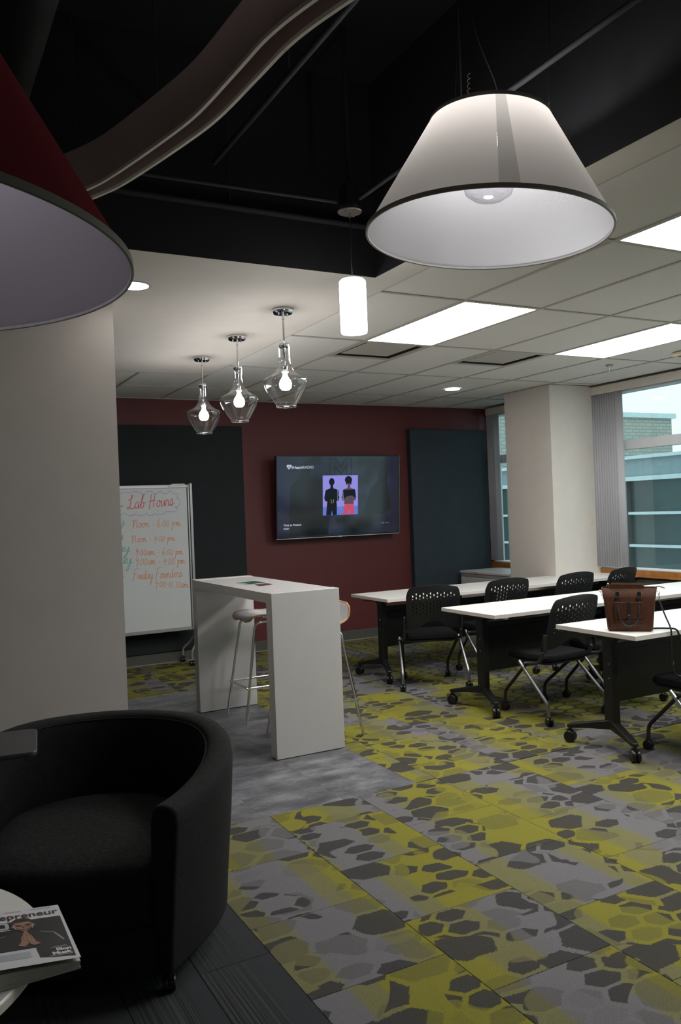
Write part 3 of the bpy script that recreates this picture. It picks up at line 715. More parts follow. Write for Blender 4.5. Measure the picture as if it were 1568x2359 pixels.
def glass_pendant(x, y, label):
    t = thing('glass_pendant', label, 'lamp', (x, y, 0), group='clear glass pendants over the bar table')
    bm = B(); lathe(bm, [(0.0, ZC), (0.063, ZC), (0.064, ZC-0.004), (0.064, ZC-0.022), (0.058, ZC-0.030), (0.0, ZC-0.032)], 36); obj('ceiling_canopy', bm, mChrome, t, smooth=True)
    for a in (0.3, 0.3+PI):
        bm = B(); lathe(bm, [(0.005, ZC-0.030), (0.005, ZC-0.040), (0.0, ZC-0.042)], 10, c=(0.035*math.cos(a), 0.035*math.sin(a), 0)); obj('canopy_screw', bm, mChrome, t, smooth=True)
    bm = B(); lathe(bm, [(0.009, ZC-0.03), (0.009, ZC-0.065), (0.006, ZC-0.067), (0.006, 2.63)], 14); obj('stem', bm, mChrome, t, smooth=True)
    bm = B(); lathe(bm, [(0.0, 2.626), (0.030, 2.626), (0.033, 2.622), (0.033, 2.606), (0.029, 2.600), (0.0, 2.600)], 28); obj('cap', bm, mChrome, t, smooth=True)
    bm = B(); lathe(bm, [(0.010, 2.600), (0.009, 2.56), (0.005, 2.55), (0.005, 2.487), (0.0175, 2.485), (0.019, 2.478), (0.019, 2.448), (0.0, 2.446)], 18); obj('socket', bm, mChrome, t, smooth=True)
    prof = [(0.036, 2.604), (0.0365, 2.56), (0.037, 2.52), (0.041, 2.49), (0.051, 2.465), (0.066, 2.445), (0.088, 2.428), (0.112, 2.416), (0.128, 2.407), (0.136, 2.394), (0.137, 2.380), (0.130, 2.350), (0.113, 2.316), (0.092, 2.28), (0.072, 2.250), (0.064, 2.240), (0.063, 2.230)]
    pr = [Vector((a, 0, b)) for a, b in prof]; pr = smooth_path(pr, 3)
    bm = B(); lathe(bm, [(p.x, p.z) for p in pr], 56); obj('glass_shade', bm, mGlassShade, t, smooth=True)
    bm = B(); lathe(bm, [(0.063, 2.232), (0.066, 2.229), (0.063, 2.226), (0.060, 2.229), (0.063, 2.232)], 48); o = obj('glass_lip', bm, mGlassLip, t, smooth=True)
    bm = B(); lathe(bm, [(0.013, 2.446), (0.014, 2.425), (0.022, 2.408), (0.034, 2.392), (0.039, 2.372), (0.036, 2.350), (0.022, 2.335), (0.0, 2.331)], 24); obj('bulb', bm, mBulb, t, smooth=True)
mGlassLip = thin_glass('glass lip', (0.95, 0.95, 0.96), 0.5, 1.0, 0.05)
glass_pendant(2.165, 4.71, 'nearest and largest looking clear glass jug shaped pendant lamp')
glass_pendant(2.175, 5.533, 'middle one of three clear glass jug pendant lamps')
glass_pendant(2.195, 6.368, 'farthest and leftmost of three clear glass jug pendant lamps')

# ------------------------------------------------------------------ wall panels, TV, whiteboard
tag(boxo('acoustic_panel', (0.7, YB-0.035, 0.118, 3.44, YB-0.001, 2.554), mCharcoal, bevel=0.004, seg=2), 'near black charcoal fabric wall panel behind the whiteboard', 'wall panel', 'dark wall panels on the maroon wall')
tag(boxo('acoustic_panel', (5.655, YB-0.085, 0.118, 6.845, YB-0.001, 2.545), mSlateBlue, bevel=0.006, seg=2), 'blue grey fabric wall panel right of the television', 'wall panel', 'dark wall panels on the maroon wall')

tv = thing('television', 'large wall mounted television playing music with a lilac album square', 'television', (4.572, 8.54, 1.737)); tv.rotation_euler = (0.075, 0, 0)
TW, TH = 0.815, 0.472
bm = B(); box(bm, -TW, -0.0, -TH, TW, 0.045, TH); obj('tv_body', bm, mTM, tv, bevel=0.004, seg=2)
bm = B(); box(bm, -TW-0.002, -0.004, -TH-0.008, TW+0.002, 0.02, -TH); box(bm, TW, -0.004, -TH, TW+0.004, 0.02, TH); obj('bezel', bm, mNickel, tv)
bm = B(); box(bm, -0.35, 0.045, -0.3, 0.35, 0.10, 0.3); box(bm, -0.2, 0.10, -0.2, 0.2, 0.158, 0.2); obj('wall_mount', bm, mTM, tv)
def screen_mat():
    m, nt, out = new_mat('tv picture'); g = G(nt)
    co = g.coord('Object'); n = g.noise(g.vec('MULTIPLY', co, (2.2, 1, 2.6)), 1.6, 1.0)
    s = g.sep(co)
    c = g.ramp(n, [(0.35, (0.003, 0.004, 0.006)), (0.48, (0.006, 0.013, 0.017)), (0.62, (0.013, 0.020, 0.040))])
    edge = g.smooth(g.math('ABSOLUTE', s[0]), 0.45, 0.8)
    c = g.mix(g.math('MULTIPLY', edge, 0.7), c, (0.010, 0.010, 0.035))
    b = g.bsdf(out, Base_Color=(0.004, 0.004, 0.005), Roughness=0.12, Emission_Color=c, Emission_Strength=1.0)
    return m
mScreen = screen_mat()
bm = B(); box(bm, -TW+0.012, -0.002, -TH+0.014, TW-0.012, -0.001, TH-0.012); scr = obj('screen', bm, mScreen, tv)
def flat(name, polys, m, parent, y=-0.0026, plane='y'):
    bm = B()
    for poly in polys: 
        vs = [bm.verts.new((p[0], y, p[1]) if plane == 'y' else (p[0], p[1], y)) for p in poly]; bm.faces.new(vs)
    me = bpy.data.meshes.new(name); bm.to_mesh(me); bm.free(); me.materials.append(m)
    o = bpy.data.objects.new(name, me); COL.objects.link(o); o.parent = parent; return o
def ell(cx, cz, rx, rz, n=18, a0=0, a1=2*PI):
    return [(cx+rx*math.cos(a0+(a1-a0)*k/(n if abs(a1-a0-2*PI) < 1e-6 else n-1)), cz+rz*math.sin(a0+(a1-a0)*k/(n if abs(a1-a0-2*PI) < 1e-6 else n-1))) for k in range(n)]
def outline(pts, w):
    out = []
    for a, b in zip(pts, pts[1:]):
        a = Vector(a); b = Vector(b); d = (b-a)
        if d.length < 1e-6: continue
        d.normalize(); n = Vector((-d.y, d.x))*w/2; d = d*w/2
        out.append([tuple(a-d-n), tuple(b+d-n), tuple(b+d+n), tuple(a-d+n)])
    return out
eW = emit('screen white', (0.55, 0.58, 0.75), 1.0); eLil = emit('screen lilac', (0.28, 0.26, 0.72), 1.0); eBlue = emit('screen blue', (0.13, 0.19, 0.62), 1.0)
eFig = emit('screen figure dark', (0.012, 0.016, 0.022), 1.0); eSkin = emit('screen figure skin', (0.10, 0.07, 0.10), 1.0); ePink = emit('screen pink', (0.55, 0.08, 0.14), 1.0)
eLine = emit('screen outline', (0.022, 0.026, 0.060), 1.0); eLineB = emit('screen bright outline', (0.24, 0.27, 0.50), 1.0); eGrn = emit('screen green', (0.30, 0.36, 0.05), 1.0); eGrey = emit('screen grey text', (0.035, 0.045, 0.06), 1.0)
eGhost, _n, _o = new_mat('screen ghost figure'); G(_n).bsdf(_o, Base_Color=(0.004, 0.004, 0.005), Roughness=0.12, Emission_Color=(0.0035, 0.0060, 0.0085), Emission_Strength=1.0)
X0 = 4.572; Z0 = 1.737
def sx(v): return v - X0
def sz(v): return (v - Z0)
for _p in ([(-0.66,-0.45),(-0.64,0.12),(-0.52,0.22),(-0.50,0.36),(-0.44,0.42),(-0.38,0.34),(-0.40,0.22),(-0.22,0.12),(-0.12,-0.1),(-0.16,-0.45)], [(0.32,-0.2),(0.42,0.08),(0.52,0.18),(0.54,0.34),(0.62,0.40),(0.66,0.30),(0.64,0.18),(0.70,-0.16),(0.6,-0.24)]): flat('screen_figure', [_p], eGhost, scr, -0.0024)
ax0, ax1, az0, az1 = -0.228, 0.240, -0.225, 0.240
flat('album_cover', [[(ax0,az0),(ax1,az0),(ax1,az1),(ax0,az1)]], eLil, scr, -0.0030)
flat('album_sky', [[(ax0,az0),(ax1,az0),(ax1,az0+0.10),(ax0,az0+0.10)]], eBlue, scr, -0.0034)
def person(cx, lean, mt, leg):
    return [ell(cx, 0.165, 0.036, 0.045), [(cx-0.015,0.13),(cx+0.015,0.13),(cx+0.02,0.09),(cx+0.085,0.07),(cx+0.10,-0.02),(cx+0.085,-0.06),(cx+0.06,-0.06),(cx+0.065,-0.10),(cx-0.065,-0.10),(cx-0.06,-0.06),(cx-0.085,-0.06),(cx-0.10,-0.02),(cx-0.08,0.07),(cx-0.02,0.09)]]
flat('album_figure', person(-0.110, 0, 0, 0) + [[(-0.175,-0.10),(-0.045,-0.10),(-0.045,-0.224),(-0.10,-0.224),(-0.11,-0.17),(-0.12,-0.224),(-0.185,-0.224)]], eFig, scr, -0.0038)
flat('album_figure', person(0.118, 0, 0, 0), eSkin, scr, -0.0038)
flat('album_hair', [ell(0.112, 0.185, 0.048, 0.045), [(0.07,0.19),(0.155,0.19),(0.15,0.12),(0.135,0.15),(0.095,0.15),(0.08,0.12)]], eFig, scr, -0.0041)
flat('album_shirt', [[(0.04,0.07),(0.20,0.07),(0.205,-0.03),(0.16,0.0),(0.09,-0.01),(0.05,-0.04)]], eFig, scr, -0.0041)
flat('album_trousers', [[(0.06,-0.10),(0.183,-0.10),(0.19,-0.224),(0.13,-0.224),(0.12,-0.16),(0.10,-0.224),(0.035,-0.224)]], ePink, scr, -0.0038)
flat('album_mark', [[(-0.125,-0.04),(-0.118,-0.04),(-0.112,-0.085),(-0.119,-0.085)], [(-0.088,-0.04),(-0.080,-0.04),(-0.092,-0.085),(-0.099,-0.085)]], eGrn, scr, -0.0041)
def Mo(x, z, w, h):   # an outlined letter M
    k = w/10
    return [(x,z),(x,z+h),(x+2.6*k,z+h),(x+5*k,z+h*0.45),(x+7.4*k,z+h),(x+10*k,z+h),(x+10*k,z),(x+7.6*k,z),(x+7.6*k,z+h*0.55),(x+5*k,z+h*0.05),(x+2.4*k,z+h*0.55),(x+2.4*k,z),(x,z)]
flat('screen_lettering', outline(Mo(-0.135, 0.245, 0.29, 0.195), 0.006), eLine, scr, -0.0028)
flat('screen_outline', outline([(-0.155,-0.23),(-0.155,-0.435),(0.115,-0.435),(0.115,-0.23)], 0.006), eLine, scr, -0.0028)
flat('screen_outline', outline([(-0.12,-0.23),(-0.12,-0.36),(-0.115,-0.39),(0.075,-0.39),(0.08,-0.23)], 0.005), eLine, scr, -0.0028)
flat('screen_outline', outline([(-0.09,-0.23),(-0.02,-0.32),(0.045,-0.23)], 0.005), eLine, scr, -0.0028)
gx = -0.034
flat('album_lettering', outline(Mo(gx, 0.095, 0.075, 0.062), 0.0045) + outline([(gx+0.072,0.065),(gx+0.072,0.08),(gx,0.08),(gx,0.012),(gx+0.072,0.012),(gx+0.072,0.048),(gx+0.03,0.048),(gx+0.03,0.034),(gx+0.05,0.034)], 0.0045) + outline(Mo(gx, -0.065, 0.075, 0.066), 0.0045) + outline([(gx,-0.082),(gx+0.075,-0.082),(gx+0.075,-0.10),(gx+0.047,-0.10),(gx+0.047,-0.16),(gx+0.028,-0.16),(gx+0.028,-0.10),(gx,-0.10),(gx,-0.082)], 0.0045), eLineB, scr, -0.0046)
RX = (PI/2, 0, 0)
# heart and words of the radio logo
flat('radio_logo', [ell(sx(3.918)-0.014, 0.352, 0.017, 0.017), ell(sx(3.918)+0.014, 0.352, 0.017, 0.017), [(sx(3.918)-0.030,0.347),(sx(3.918)+0.030,0.347),(sx(3.918),0.308)]], eW, scr, -0.0028)
flat('radio_logo_stem', [[(sx(3.918)-0.003,0.306),(sx(3.918)+0.003,0.306),(sx(3.918)+0.003,0.338),(sx(3.918)-0.003,0.338)], ell(sx(3.918), 0.344, 0.006, 0.006)] + outline(ell(sx(3.918), 0.343, 0.014, 0.014, 12, -0.9, 0.9), 0.003) + outline(ell(sx(3.918), 0.343, 0.014, 0.014, 12, PI-0.9, PI+0.9), 0.003), eFig, scr, -0.0032)
text('radio_lettering', 'iHeart', eW, scr, (sx(3.953), -0.0028, 0.322), RX, 0.034, 0.135, 0.02)
text('radio_lettering', 'RADIO', eW, scr, (sx(4.092), -0.0028, 0.322), RX, 0.034, 0.135)
text('song_lettering', 'MGMT Radio', eGrey, scr, (sx(3.845), -0.0028, -0.270), RX, 0.017, 0.13)
text('song_lettering', 'Time to Pretend', eW, scr, (sx(3.845), -0.0028, -0.330), RX, 0.024, 0.218, 0.015)
text('song_lettering', 'MGMT', eW, scr, (sx(3.845), -0.0028, -0.368), RX, 0.016, 0.07, 0.01)
text('counter_lettering', '1:38 / 4:21', eGrey if False else emit('screen counter', (0.20, 0.22, 0.32), 1.0), scr, (sx(5.13), -0.0028, -0.350), RX, 0.019, 0.115)
bm = B(); box(bm, -0.02, -0.007, -TH-0.012, 0.02, -0.003, -TH+0.004); obj('brand_plate', bm, mNickel, tv)

# handwriting: a small stroke alphabet, (width, strokes), x-height .5, capital 1
GL = {
 'L': (0.75, [[(0.05,0.75),(0.12,0.68),(0.3,0.72),(0.5,0.95),(0.45,1.05),(0.36,0.9),(0.33,0.5),(0.28,0.15),(0.12,0.0),(0.02,0.08),(0.12,0.16),(0.35,0.05),(0.6,0.0),(0.8,0.18)]]),
 'H': (0.8, [[(0.25,1.0),(0.2,0.5),(0.12,-0.15)], [(0.62,1.0),(0.55,0.5),(0.5,0.0)], [(0.05,0.45),(0.35,0.5),(0.7,0.5)]]),
 'N': (0.88, [[(0.0,0.80),(0.08,0.74),(0.2,0.90),(0.2,0.9),(0.20,0.4),(0.17,-0.15)], [(0.19,0.10),(0.30,0.45),(0.46,0.80),(0.58,0.86),(0.62,0.60),(0.60,0.20),(0.66,0.0),(0.84,0.14)]]),
 'F': (0.65, [[(0.2,0.98),(0.15,0.5),(0.05,-0.1)], [(0.1,1.0),(0.4,1.02),(0.75,1.1)], [(0.1,0.52),(0.3,0.52),(0.5,0.58)]]),
 'a': (0.5, [[(0.42,0.45),(0.25,0.5),(0.08,0.35),(0.05,0.12),(0.15,0.0),(0.3,0.1),(0.42,0.42),(0.38,0.15),(0.42,0.0),(0.55,0.1)]]),
 'b': (0.5, [[(0.0,0.15),(0.22,0.6),(0.3,0.98),(0.22,0.95),(0.15,0.5),(0.12,0.1),(0.2,0.0),(0.35,0.08),(0.4,0.3),(0.3,0.45),(0.35,0.38),(0.55,0.4)]]),
 'o': (0.45, [[(0.28,0.48),(0.12,0.42),(0.05,0.2),(0.12,0.02),(0.28,0.02),(0.38,0.22),(0.32,0.44),(0.24,0.46),(0.35,0.38),(0.5,0.4)]]),
 'u': (0.5, [[(0.0,0.3),(0.08,0.48),(0.08,0.15),(0.15,0.0),(0.28,0.1),(0.38,0.48),(0.38,0.12),(0.44,0.0),(0.55,0.1)]]),
 'r': (0.42, [[(0.0,0.1),(0.1,0.52),(0.14,0.42),(0.3,0.44),(0.28,0.2),(0.3,0.02),(0.45,0.1)]]),
 's': (0.42, [[(0.0,0.1),(0.2,0.5),(0.22,0.52),(0.32,0.2),(0.25,0.02),(0.1,0.02),(0.06,0.08),(0.25,0.06),(0.48,0.2)]]),
 'n': (0.5, [[(0.0,0.3),(0.06,0.48),(0.1,0.35),(0.08,0.0),(0.12,0.25),(0.25,0.48),(0.34,0.42),(0.34,0.12),(0.42,0.0),(0.55,0.14)]]),
 'm': (0.7, [[(0.0,0.3),(0.06,0.48),(0.09,0.3),(0.07,0.0),(0.12,0.3),(0.22,0.47),(0.28,0.35),(0.26,0.02),(0.32,0.3),(0.42,0.47),(0.49,0.38),(0.48,0.1),(0.56,0.0),(0.75,0.2)]]),
 'p': (0.5, [[(0.02,0.3),(0.12,0.5),(0.1,0.1),(0.04,-0.4),(0.02,-0.4),(0.14,0.2),(0.28,0.46),(0.4,0.36),(0.36,0.1),(0.2,0.02),(0.12,0.08)]]),
 'i': (0.28, [[(0.0,0.15),(0.1,0.48),(0.1,0.12),(0.16,0.0),(0.3,0.12)], [(0.14,0.66),(0.15,0.70)]]),
 'd': (0.5, [[(0.35,0.42),(0.2,0.48),(0.06,0.3),(0.08,0.04),(0.22,0.02),(0.34,0.3),(0.42,0.98),(0.38,0.6),(0.36,0.1),(0.42,0.0),(0.55,0.12)]]),
 'y': (0.5, [[(0.0,0.3),(0.08,0.48),(0.08,0.15),(0.16,0.02),(0.3,0.15),(0.38,0.48),(0.34,0.0),(0.22,-0.5),(0.1,-0.55),(0.12,-0.35),(0.35,-0.05),(0.55,0.15)]]),
 'e': (0.42, [[(0.02,0.15),(0.2,0.25),(0.32,0.4),(0.22,0.5),(0.1,0.35),(0.08,0.12),(0.2,0.0),(0.45,0.12)]]),
 '6': (0.5, [[(0.35,0.95),(0.15,0.6),(0.06,0.25),(0.12,0.02),(0.28,0.0),(0.38,0.2),(0.28,0.38),(0.12,0.25)]]),
 '0': (0.5, [[(0.28,0.68),(0.12,0.55),(0.06,0.25),(0.14,0.02),(0.3,0.02),(0.42,0.3),(0.38,0.6),(0.26,0.68)]]),
 '9': (0.5, [[(0.38,0.6),(0.25,0.78),(0.1,0.65),(0.12,0.45),(0.28,0.42),(0.38,0.62),(0.32,0.2),(0.22,-0.25)]]),
 '4': (0.5, [[(0.24,0.75),(0.04,0.30),(0.04,0.29),(0.48,0.33)], [(0.40,0.62),(0.32,0.3),(0.24,-0.2)]]),
 '1': (0.2, [[(0.12,0.7),(0.08,0.3),(0.05,0.0)]]),
 '3': (0.45, [[(0.06,0.66),(0.3,0.7),(0.32,0.55),(0.18,0.38),(0.34,0.28),(0.32,0.06),(0.08,0.0)]]),
 ':': (0.2, [[(0.08,0.42),(0.09,0.45)], [(0.06,0.12),(0.07,0.15)]]),
 '-': (0.4, [[(0.05,0.28),(0.32,0.32)]]), ' ': (0.35, []),
}
def handwrite(name, s, x0, z0, x1, z1, size, m, parent, r=0.0024):
    w = 0; lay_ = []
    for ch in s:
        gw_, st = GL[ch]; lay_.append((w, st)); w += gw_
    k = (x1-x0)/(w*size); bm = B()
    for ox, st in lay_:
        for stroke in st:
            pts = []
            for px, pz in stroke:
                pts.append(((ox+px+0.12*pz)*size*k, 0, pz*size))
            P = smooth_path(pts, 3); sl = (z1-z0)/(x1-x0)
            P = [Vector((x0+p.x, 0, z0+p.z+p.x*sl)) for p in P]
            tube(bm, P, 0.0005, 4, True, r)
    return obj(name, bm, m, parent)
wbx, wby = 1.82, 8.50
board = thing('whiteboard', 'rolling whiteboard with handwritten lab hours in coloured marker', 'whiteboard', (wbx, wby, 0))
bm = B(); box(bm, -0.88, -0.012, 0.395, 0.88, 0.012, 1.868); obj('writing_surface', bm, mBoard, board)
bm = B(); box(bm, -0.88, -0.02, 1.868, 0.885, 0.02, 1.902); obj('frame_rail', bm, mAlu, board, bevel=0.003, seg=1)
bm = B(); box(bm, -0.88, -0.022, 0.362, 0.885, 0.022, 0.397); obj('frame_rail', bm, mAlu, board, bevel=0.003, seg=1)
for s_ in (-1, 1):
    bm = B(); box(bm, s_*0.895-0.008, -0.02, 0.362, s_*0.895+0.010, 0.022, 1.905); obj('frame_side', bm, mAlu, board, bevel=0.003, seg=1)
    bm = B(); prism(bm, [(s_*0.925-0.014, -0.022), (s_*0.925+0.014, -0.022), (s_*0.925+0.016, 0.0), (s_*0.925+0.014, 0.022), (s_*0.925-0.014, 0.022)], 0.30, 1.915); post = obj('post', bm, mAlu, board, bevel=0.003, seg=1)
    for e in (-1, 1):
        bm = B(); tube(bm, smooth_path([(s_*0.925, e*0.015, 0.42), (s_*0.925, e*0.03, 0.33), (s_*0.915-0.03, e*0.10, 0.22), (s_*0.90-0.07, e*0.15, 0.15), (s_*0.90-0.075, e*0.155, 0.075)], 5), 0.017, 10, True, 0.012)
        lg = obj('foot', bm, mAlu, board, smooth=True)
        bm = B()
        for q_ in (-1, 1): lathe(bm, [(0.0, q_*0.014-0.010), (0.026, q_*0.014-0.010), (0.028, q_*0.014-0.006), (0.028, q_*0.014+0.006), (0.026, q_*0.014+0.010), (0.0, q_*0.014+0.010)], 18, axis='x', c=(s_*0.90-0.075, e*0.155, 0.0285))
        obj('caster', bm, mCaster, lg, smooth=True)
bm = B(); box(bm, 0.72, -0.024, 1.895, 0.86, -0.012, 1.912); box(bm, 0.69, -0.03, 1.878, 0.76, -0.021, 1.903); obj('latch_clip', bm, simple('white clip', (0.6, 0.6, 0.58), 0.4), board)
hw = bpy.data.objects.new('handwriting', None)
def hwl(s, x0, z0, x1, z1, size, m, r=0.0024):
    o = handwrite('handwritten_line', s, x0-wbx, z0, x1-wbx, z1, size, m, board, r); o.location = (0, -0.0128, 0)
hwl('-', 1.955, 1.655, 2.035, 1.665, 0.10, mInkRed, 0.0034)
hwl('Lab Hours', 2.064, 1.660, 2.555, 1.685, 0.135, mInkRed, 0.0034)
hwl('Noon - 6:00 pm', 2.108, 1.468, 2.62, 1.466, 0.092, mInkOr)
hwl('Noon - 4:00 pm', 2.092, 1.318, 2.555, 1.312, 0.082, mInkOr)
hwl('9:00am - 6:00 pm', 2.131, 1.185, 2.635, 1.160, 0.085, mInkOr)
hwl('9:00am - 4:00 pm', 2.128, 1.086, 2.656, 1.062, 0.090, mInkOr)
hwl('Friday Founders', 2.098, 0.935, 2.615, 0.925, 0.105, mInkOr)
hwl('9:00-10:30am', 2.320, 0.845, 2.682, 0.808, 0.085, mInkOr)
hwl('y', 1.975, 1.500, 2.037, 1.505, 0.10, mInkTeal); hwl('y', 1.963, 1.355, 2.018, 1.36, 0.09, mInkTeal)
hwl('ay', 1.960, 1.228, 2.075, 1.226, 0.105, mInkTeal, 0.0032); hwl('ay', 1.970, 1.104, 2.094, 1.100, 0.125, mInkTeal, 0.0032); hwl('-', 1.985, 0.950, 2.03, 0.952, 0.06, mInkTeal)
cl = [(1.93,1.815),(1.965,1.836),(1.995,1.816),(2.05,1.838),(2.103,1.828),(2.15,1.842),(2.189,1.833),(2.235,1.812),(2.253,1.803),(2.258,1.82),(2.284,1.838),(2.328,1.838),(2.335,1.822),(2.386,1.813),(2.40,1.832),(2.431,1.834),(2.44,1.818),(2.497,1.811),(2.50,1.832),(2.53,1.836),(2.565,1.806),(2.60,1.808),(2.609,1.786),(2.59,1.762),(2.618,1.745),(2.622,1.705),(2.60,1.672),(2.555,1.666),(2.59,1.66),(2.578,1.628),(2.53,1.618),(2.467,1.621),(2.455,1.606),(2.40,1.592),(2.341,1.603),(2.335,1.592),(2.29,1.588),(2.261,1.614),(2.25,1.598),(2.19,1.590),(2.137,1.610),(2.12,1.594),(2.07,1.598),(2.027,1.626),(2.01,1.604),(1.96,1.592)]
bm = B(); tube(bm, [Vector((x-wbx, 0, z)) for x, z in [(p.x, p.y) for p in smooth_path([(a, b, 0) for a, b in cl], 3)]], 0.0005, 4, True, 0.0024); o = obj('marker_cloud', bm, mInkPur, board); o.location = (0, -0.0128, 0)

# ------------------------------------------------------------------ bar table and stools
bt = thing('bar_table', 'glossy white waterfall bar table with slab ends on the vinyl floor', 'table', (2.055, 4.81, 0))
BW, BL, BH = 0.487, 1.60, 1.058
bm = B(); box(bm, 0, 0, 0.004, BW, 0.092, BH); obj('end_panel', bm, mGloss, bt, bevel=0.003, seg=2)
bm = B(); box(bm, 0, BL-0.092, 0.004, BW, BL, BH); obj('end_panel', bm, mGloss, bt, bevel=0.003, seg=2)
bm = B(); box(bm, 0.001, 0.0925, BH-0.066, BW-0.001, BL-0.0925, BH-0.003); obj('table_top', bm, mGloss, bt, bevel=0.002, seg=2)
def sheet(name, label, c, m, mb, th=0.0012, z=BH, group=None, z2=None):
    P0 = Vector(c[0]); t = thing(name, label, 'card', (P0.x, P0.y, z), group=group)
    bm = B(); prism(bm, [(Vector(p)-P0)[:] for p in c], 0.0, th); obj('card_stock', bm, mb, t)
    ctr = sum((Vector(p) for p in c), Vector((0,0)))/4 - P0
    ins = [ctr + ((Vector(p)-P0)-ctr)*0.86 for p in c]
    flat('printed_picture', [[tuple(p) for p in ins]], m, t, th+0.0003, 'z')
    return t
sheet('printed_card', 'white bordered card with green picture lying on the bar table', [(2.208,5.542),(2.361,5.568),(2.364,5.825),(2.199,5.801)], mGreenCard, mPaper)
sheet('printed_card', 'small maroon picture card beside the green one on the bar table', [(2.222,5.405),(2.336,5.428),(2.333,5.538),(2.238,5.530)], mMaroonCard, mMaroonCard)

def make_stool():
    t = thing('bar_stool', 'x', 'stool')
    # local: origin between the feet on the floor, front towards -X, back at +X
    zs = 0.775
    fx0, fx1, fy = -0.275, 0.275, 0.205
    def seat_profile(v):    # v 0..1 from front lip to back top: (x, z)
        P = [(-0.215, zs-0.018), (-0.19, zs+0.002), (-0.10, zs+0.004), (0.03, zs-0.014), (0.12, zs-0.008), (0.185, zs+0.022), (0.225, zs+0.075), (0.240, zs+0.145)]
        return P[v]
    bm = B(); rows = []; NU = 12
    prof = [seat_profile(i) for i in range(8)]; pp = smooth_path([(a, 0, b) for a, b in prof], 3)
    L = len(pp)
    for i, p in enumerate(pp):
        v = i/(L-1); hw_ = 0.185 + 0.030*math.sin(v*PI*0.8)
        if v < 0.12: hw_ *= math.sqrt(max(0.05, 1-(1-v/0.12)**2*0.75))
        if v > 0.93: hw_ *= 1-((v-0.93)/0.07)**2*0.10
        row = []
        for k in range(NU+1):
            u = -1+2*k/NU; curl = 0.028*abs(u)**2.4*min(1, v*2.5) if v < 0.6 else 0.028*abs(u)**2.4*(1-(v-0.6)/0.4)
            wrap = -0.045*abs(u)**2.2*max(0, (v-0.5)/0.5)
            row.append(bm.verts.new((p.x+wrap, u*hw_, p.z+curl - (0.012*abs(u)**3 if v < 0.12 else 0))))
        rows.append(row)
    for a, b in zip(rows, rows[1:]):
        for k in range(NU): bm.faces.new((a[k], a[k+1], b[k+1], b[k]))
    edge = [r[0].co.copy() for r in rows] + [v.co.copy() for v in rows[-1][1:]] + [r[-1].co.copy() for r in rows[::-1][1:]] + [v.co.copy() for v in rows[0][::-1][1:-1]]
    obj('seat_shell', bm, mSeat, t, smooth=True, solid=0.010)
    bm = B(); tube(bm, edge + [edge[0]], 0.0062, 8, False, 0.0062); obj('plywood_edge', bm, mPly, t, smooth=True)
    # frame: two chrome side hoops
    for s_ in (-1, 1):
        for fx, tx in ((fx0, -0.155), (fx1, 0.150)):
            bm = B(); tube(bm, bend_path([(tx*0.25, s_*0.15, zs-0.035), (tx, s_*0.15, zs-0.035), (fx, s_*fy, 0.0)], 0.05, 6), 0.0105, 12); obj('leg', bm, mChrome, t, smooth=True)
        bm = B(); lathe(bm, [(0.0, zs-0.034), (0.018, zs-0.034), (0.02, zs-0.02), (0.0, zs-0.012)], 12, c=(0.0, s_*0.13, 0)); obj('seat_bracket', bm, mChrome, t, smooth=True)
    zf = 0.255; q_ = 1-zf/(zs-0.035)
    a = [(-0.155+(fx0+0.155)*q_-0.012, 0.15+(fy-0.15)*q_), (0.150+(fx1-0.150)*q_+0.012, 0.15+(fy-0.15)*q_)]
    ring = [(a[0][0], -a[0][1], zf), (a[1][0], -a[1][1], zf), (a[1][0], a[1][1], zf), (a[0][0], a[0][1], zf)]
    for i in range(4):
        bm = B(); P = [Vector(ring[i]), Vector(ring[(i+1)%4])]; d = (P[1]-P[0]).normalized()*0.012; tube(bm, [P[0]-d, P[1]+d], 0.0085, 10); obj('footrest_bar', bm, mChrome, t, smooth=True)
    return t
st0 = make_stool(); st0.location = (2.51, 5.99, 0); st0['label'] = 'white shell bar stool with chrome legs tucked deeper under the bar table'; st0['group'] = 'white bar stools at the bar table'
dup(st0, (2.51, 5.19, 0), 0.0, 'white shell bar stool at the near end, its ply edged back sticking out', 'white bar stools at the bar table')

# ------------------------------------------------------------------ training tables
def caster_bm(bm, x, y, r=0.038, w=0.017, rot=0.0, stem=0.10):
    q_ = B()
    for s_ in (-1, 1): lathe(q_, [(0.0, s_*w*0.85-w*0.6), (r*0.9, s_*w*0.85-w*0.6), (r, s_*w*0.85-w*0.35), (r, s_*w*0.85+w*0.35), (r*0.9, s_*w*0.85+w*0.6), (0.0, s_*w*0.85+w*0.6)], 20, axis='x')
    lathe(q_, [(r*0.45, -w*0.3), (r*0.45, w*0.3)], 12, axis='x', cap0=True, cap1=True)
    bmesh.ops.rotate(q_, verts=q_.verts[:], cent=(0,0,0), matrix=Matrix.Rotation(rot, 3, 'Z'))
    bmesh.ops.translate(q_, verts=q_.verts[:], vec=(x, y, r+0.0005))
    lathe(q_, [(0.011, r*1.2), (0.011, stem)], 12, c=(x, y, 0), cap1=True)
    prism(q_, rrect(x-w*0.7, y-r*0.6, x+w*0.7, y+r*0.6, w*0.4, 3), r*1.3, r*2.15)
    me = bpy.data.meshes.new('x'); q_.to_mesh(me); q_.free(); bm.from_mesh(me); bpy.data.meshes.remove(me)
TLn, TD, TZ = 1.545, 0.665, 0.762
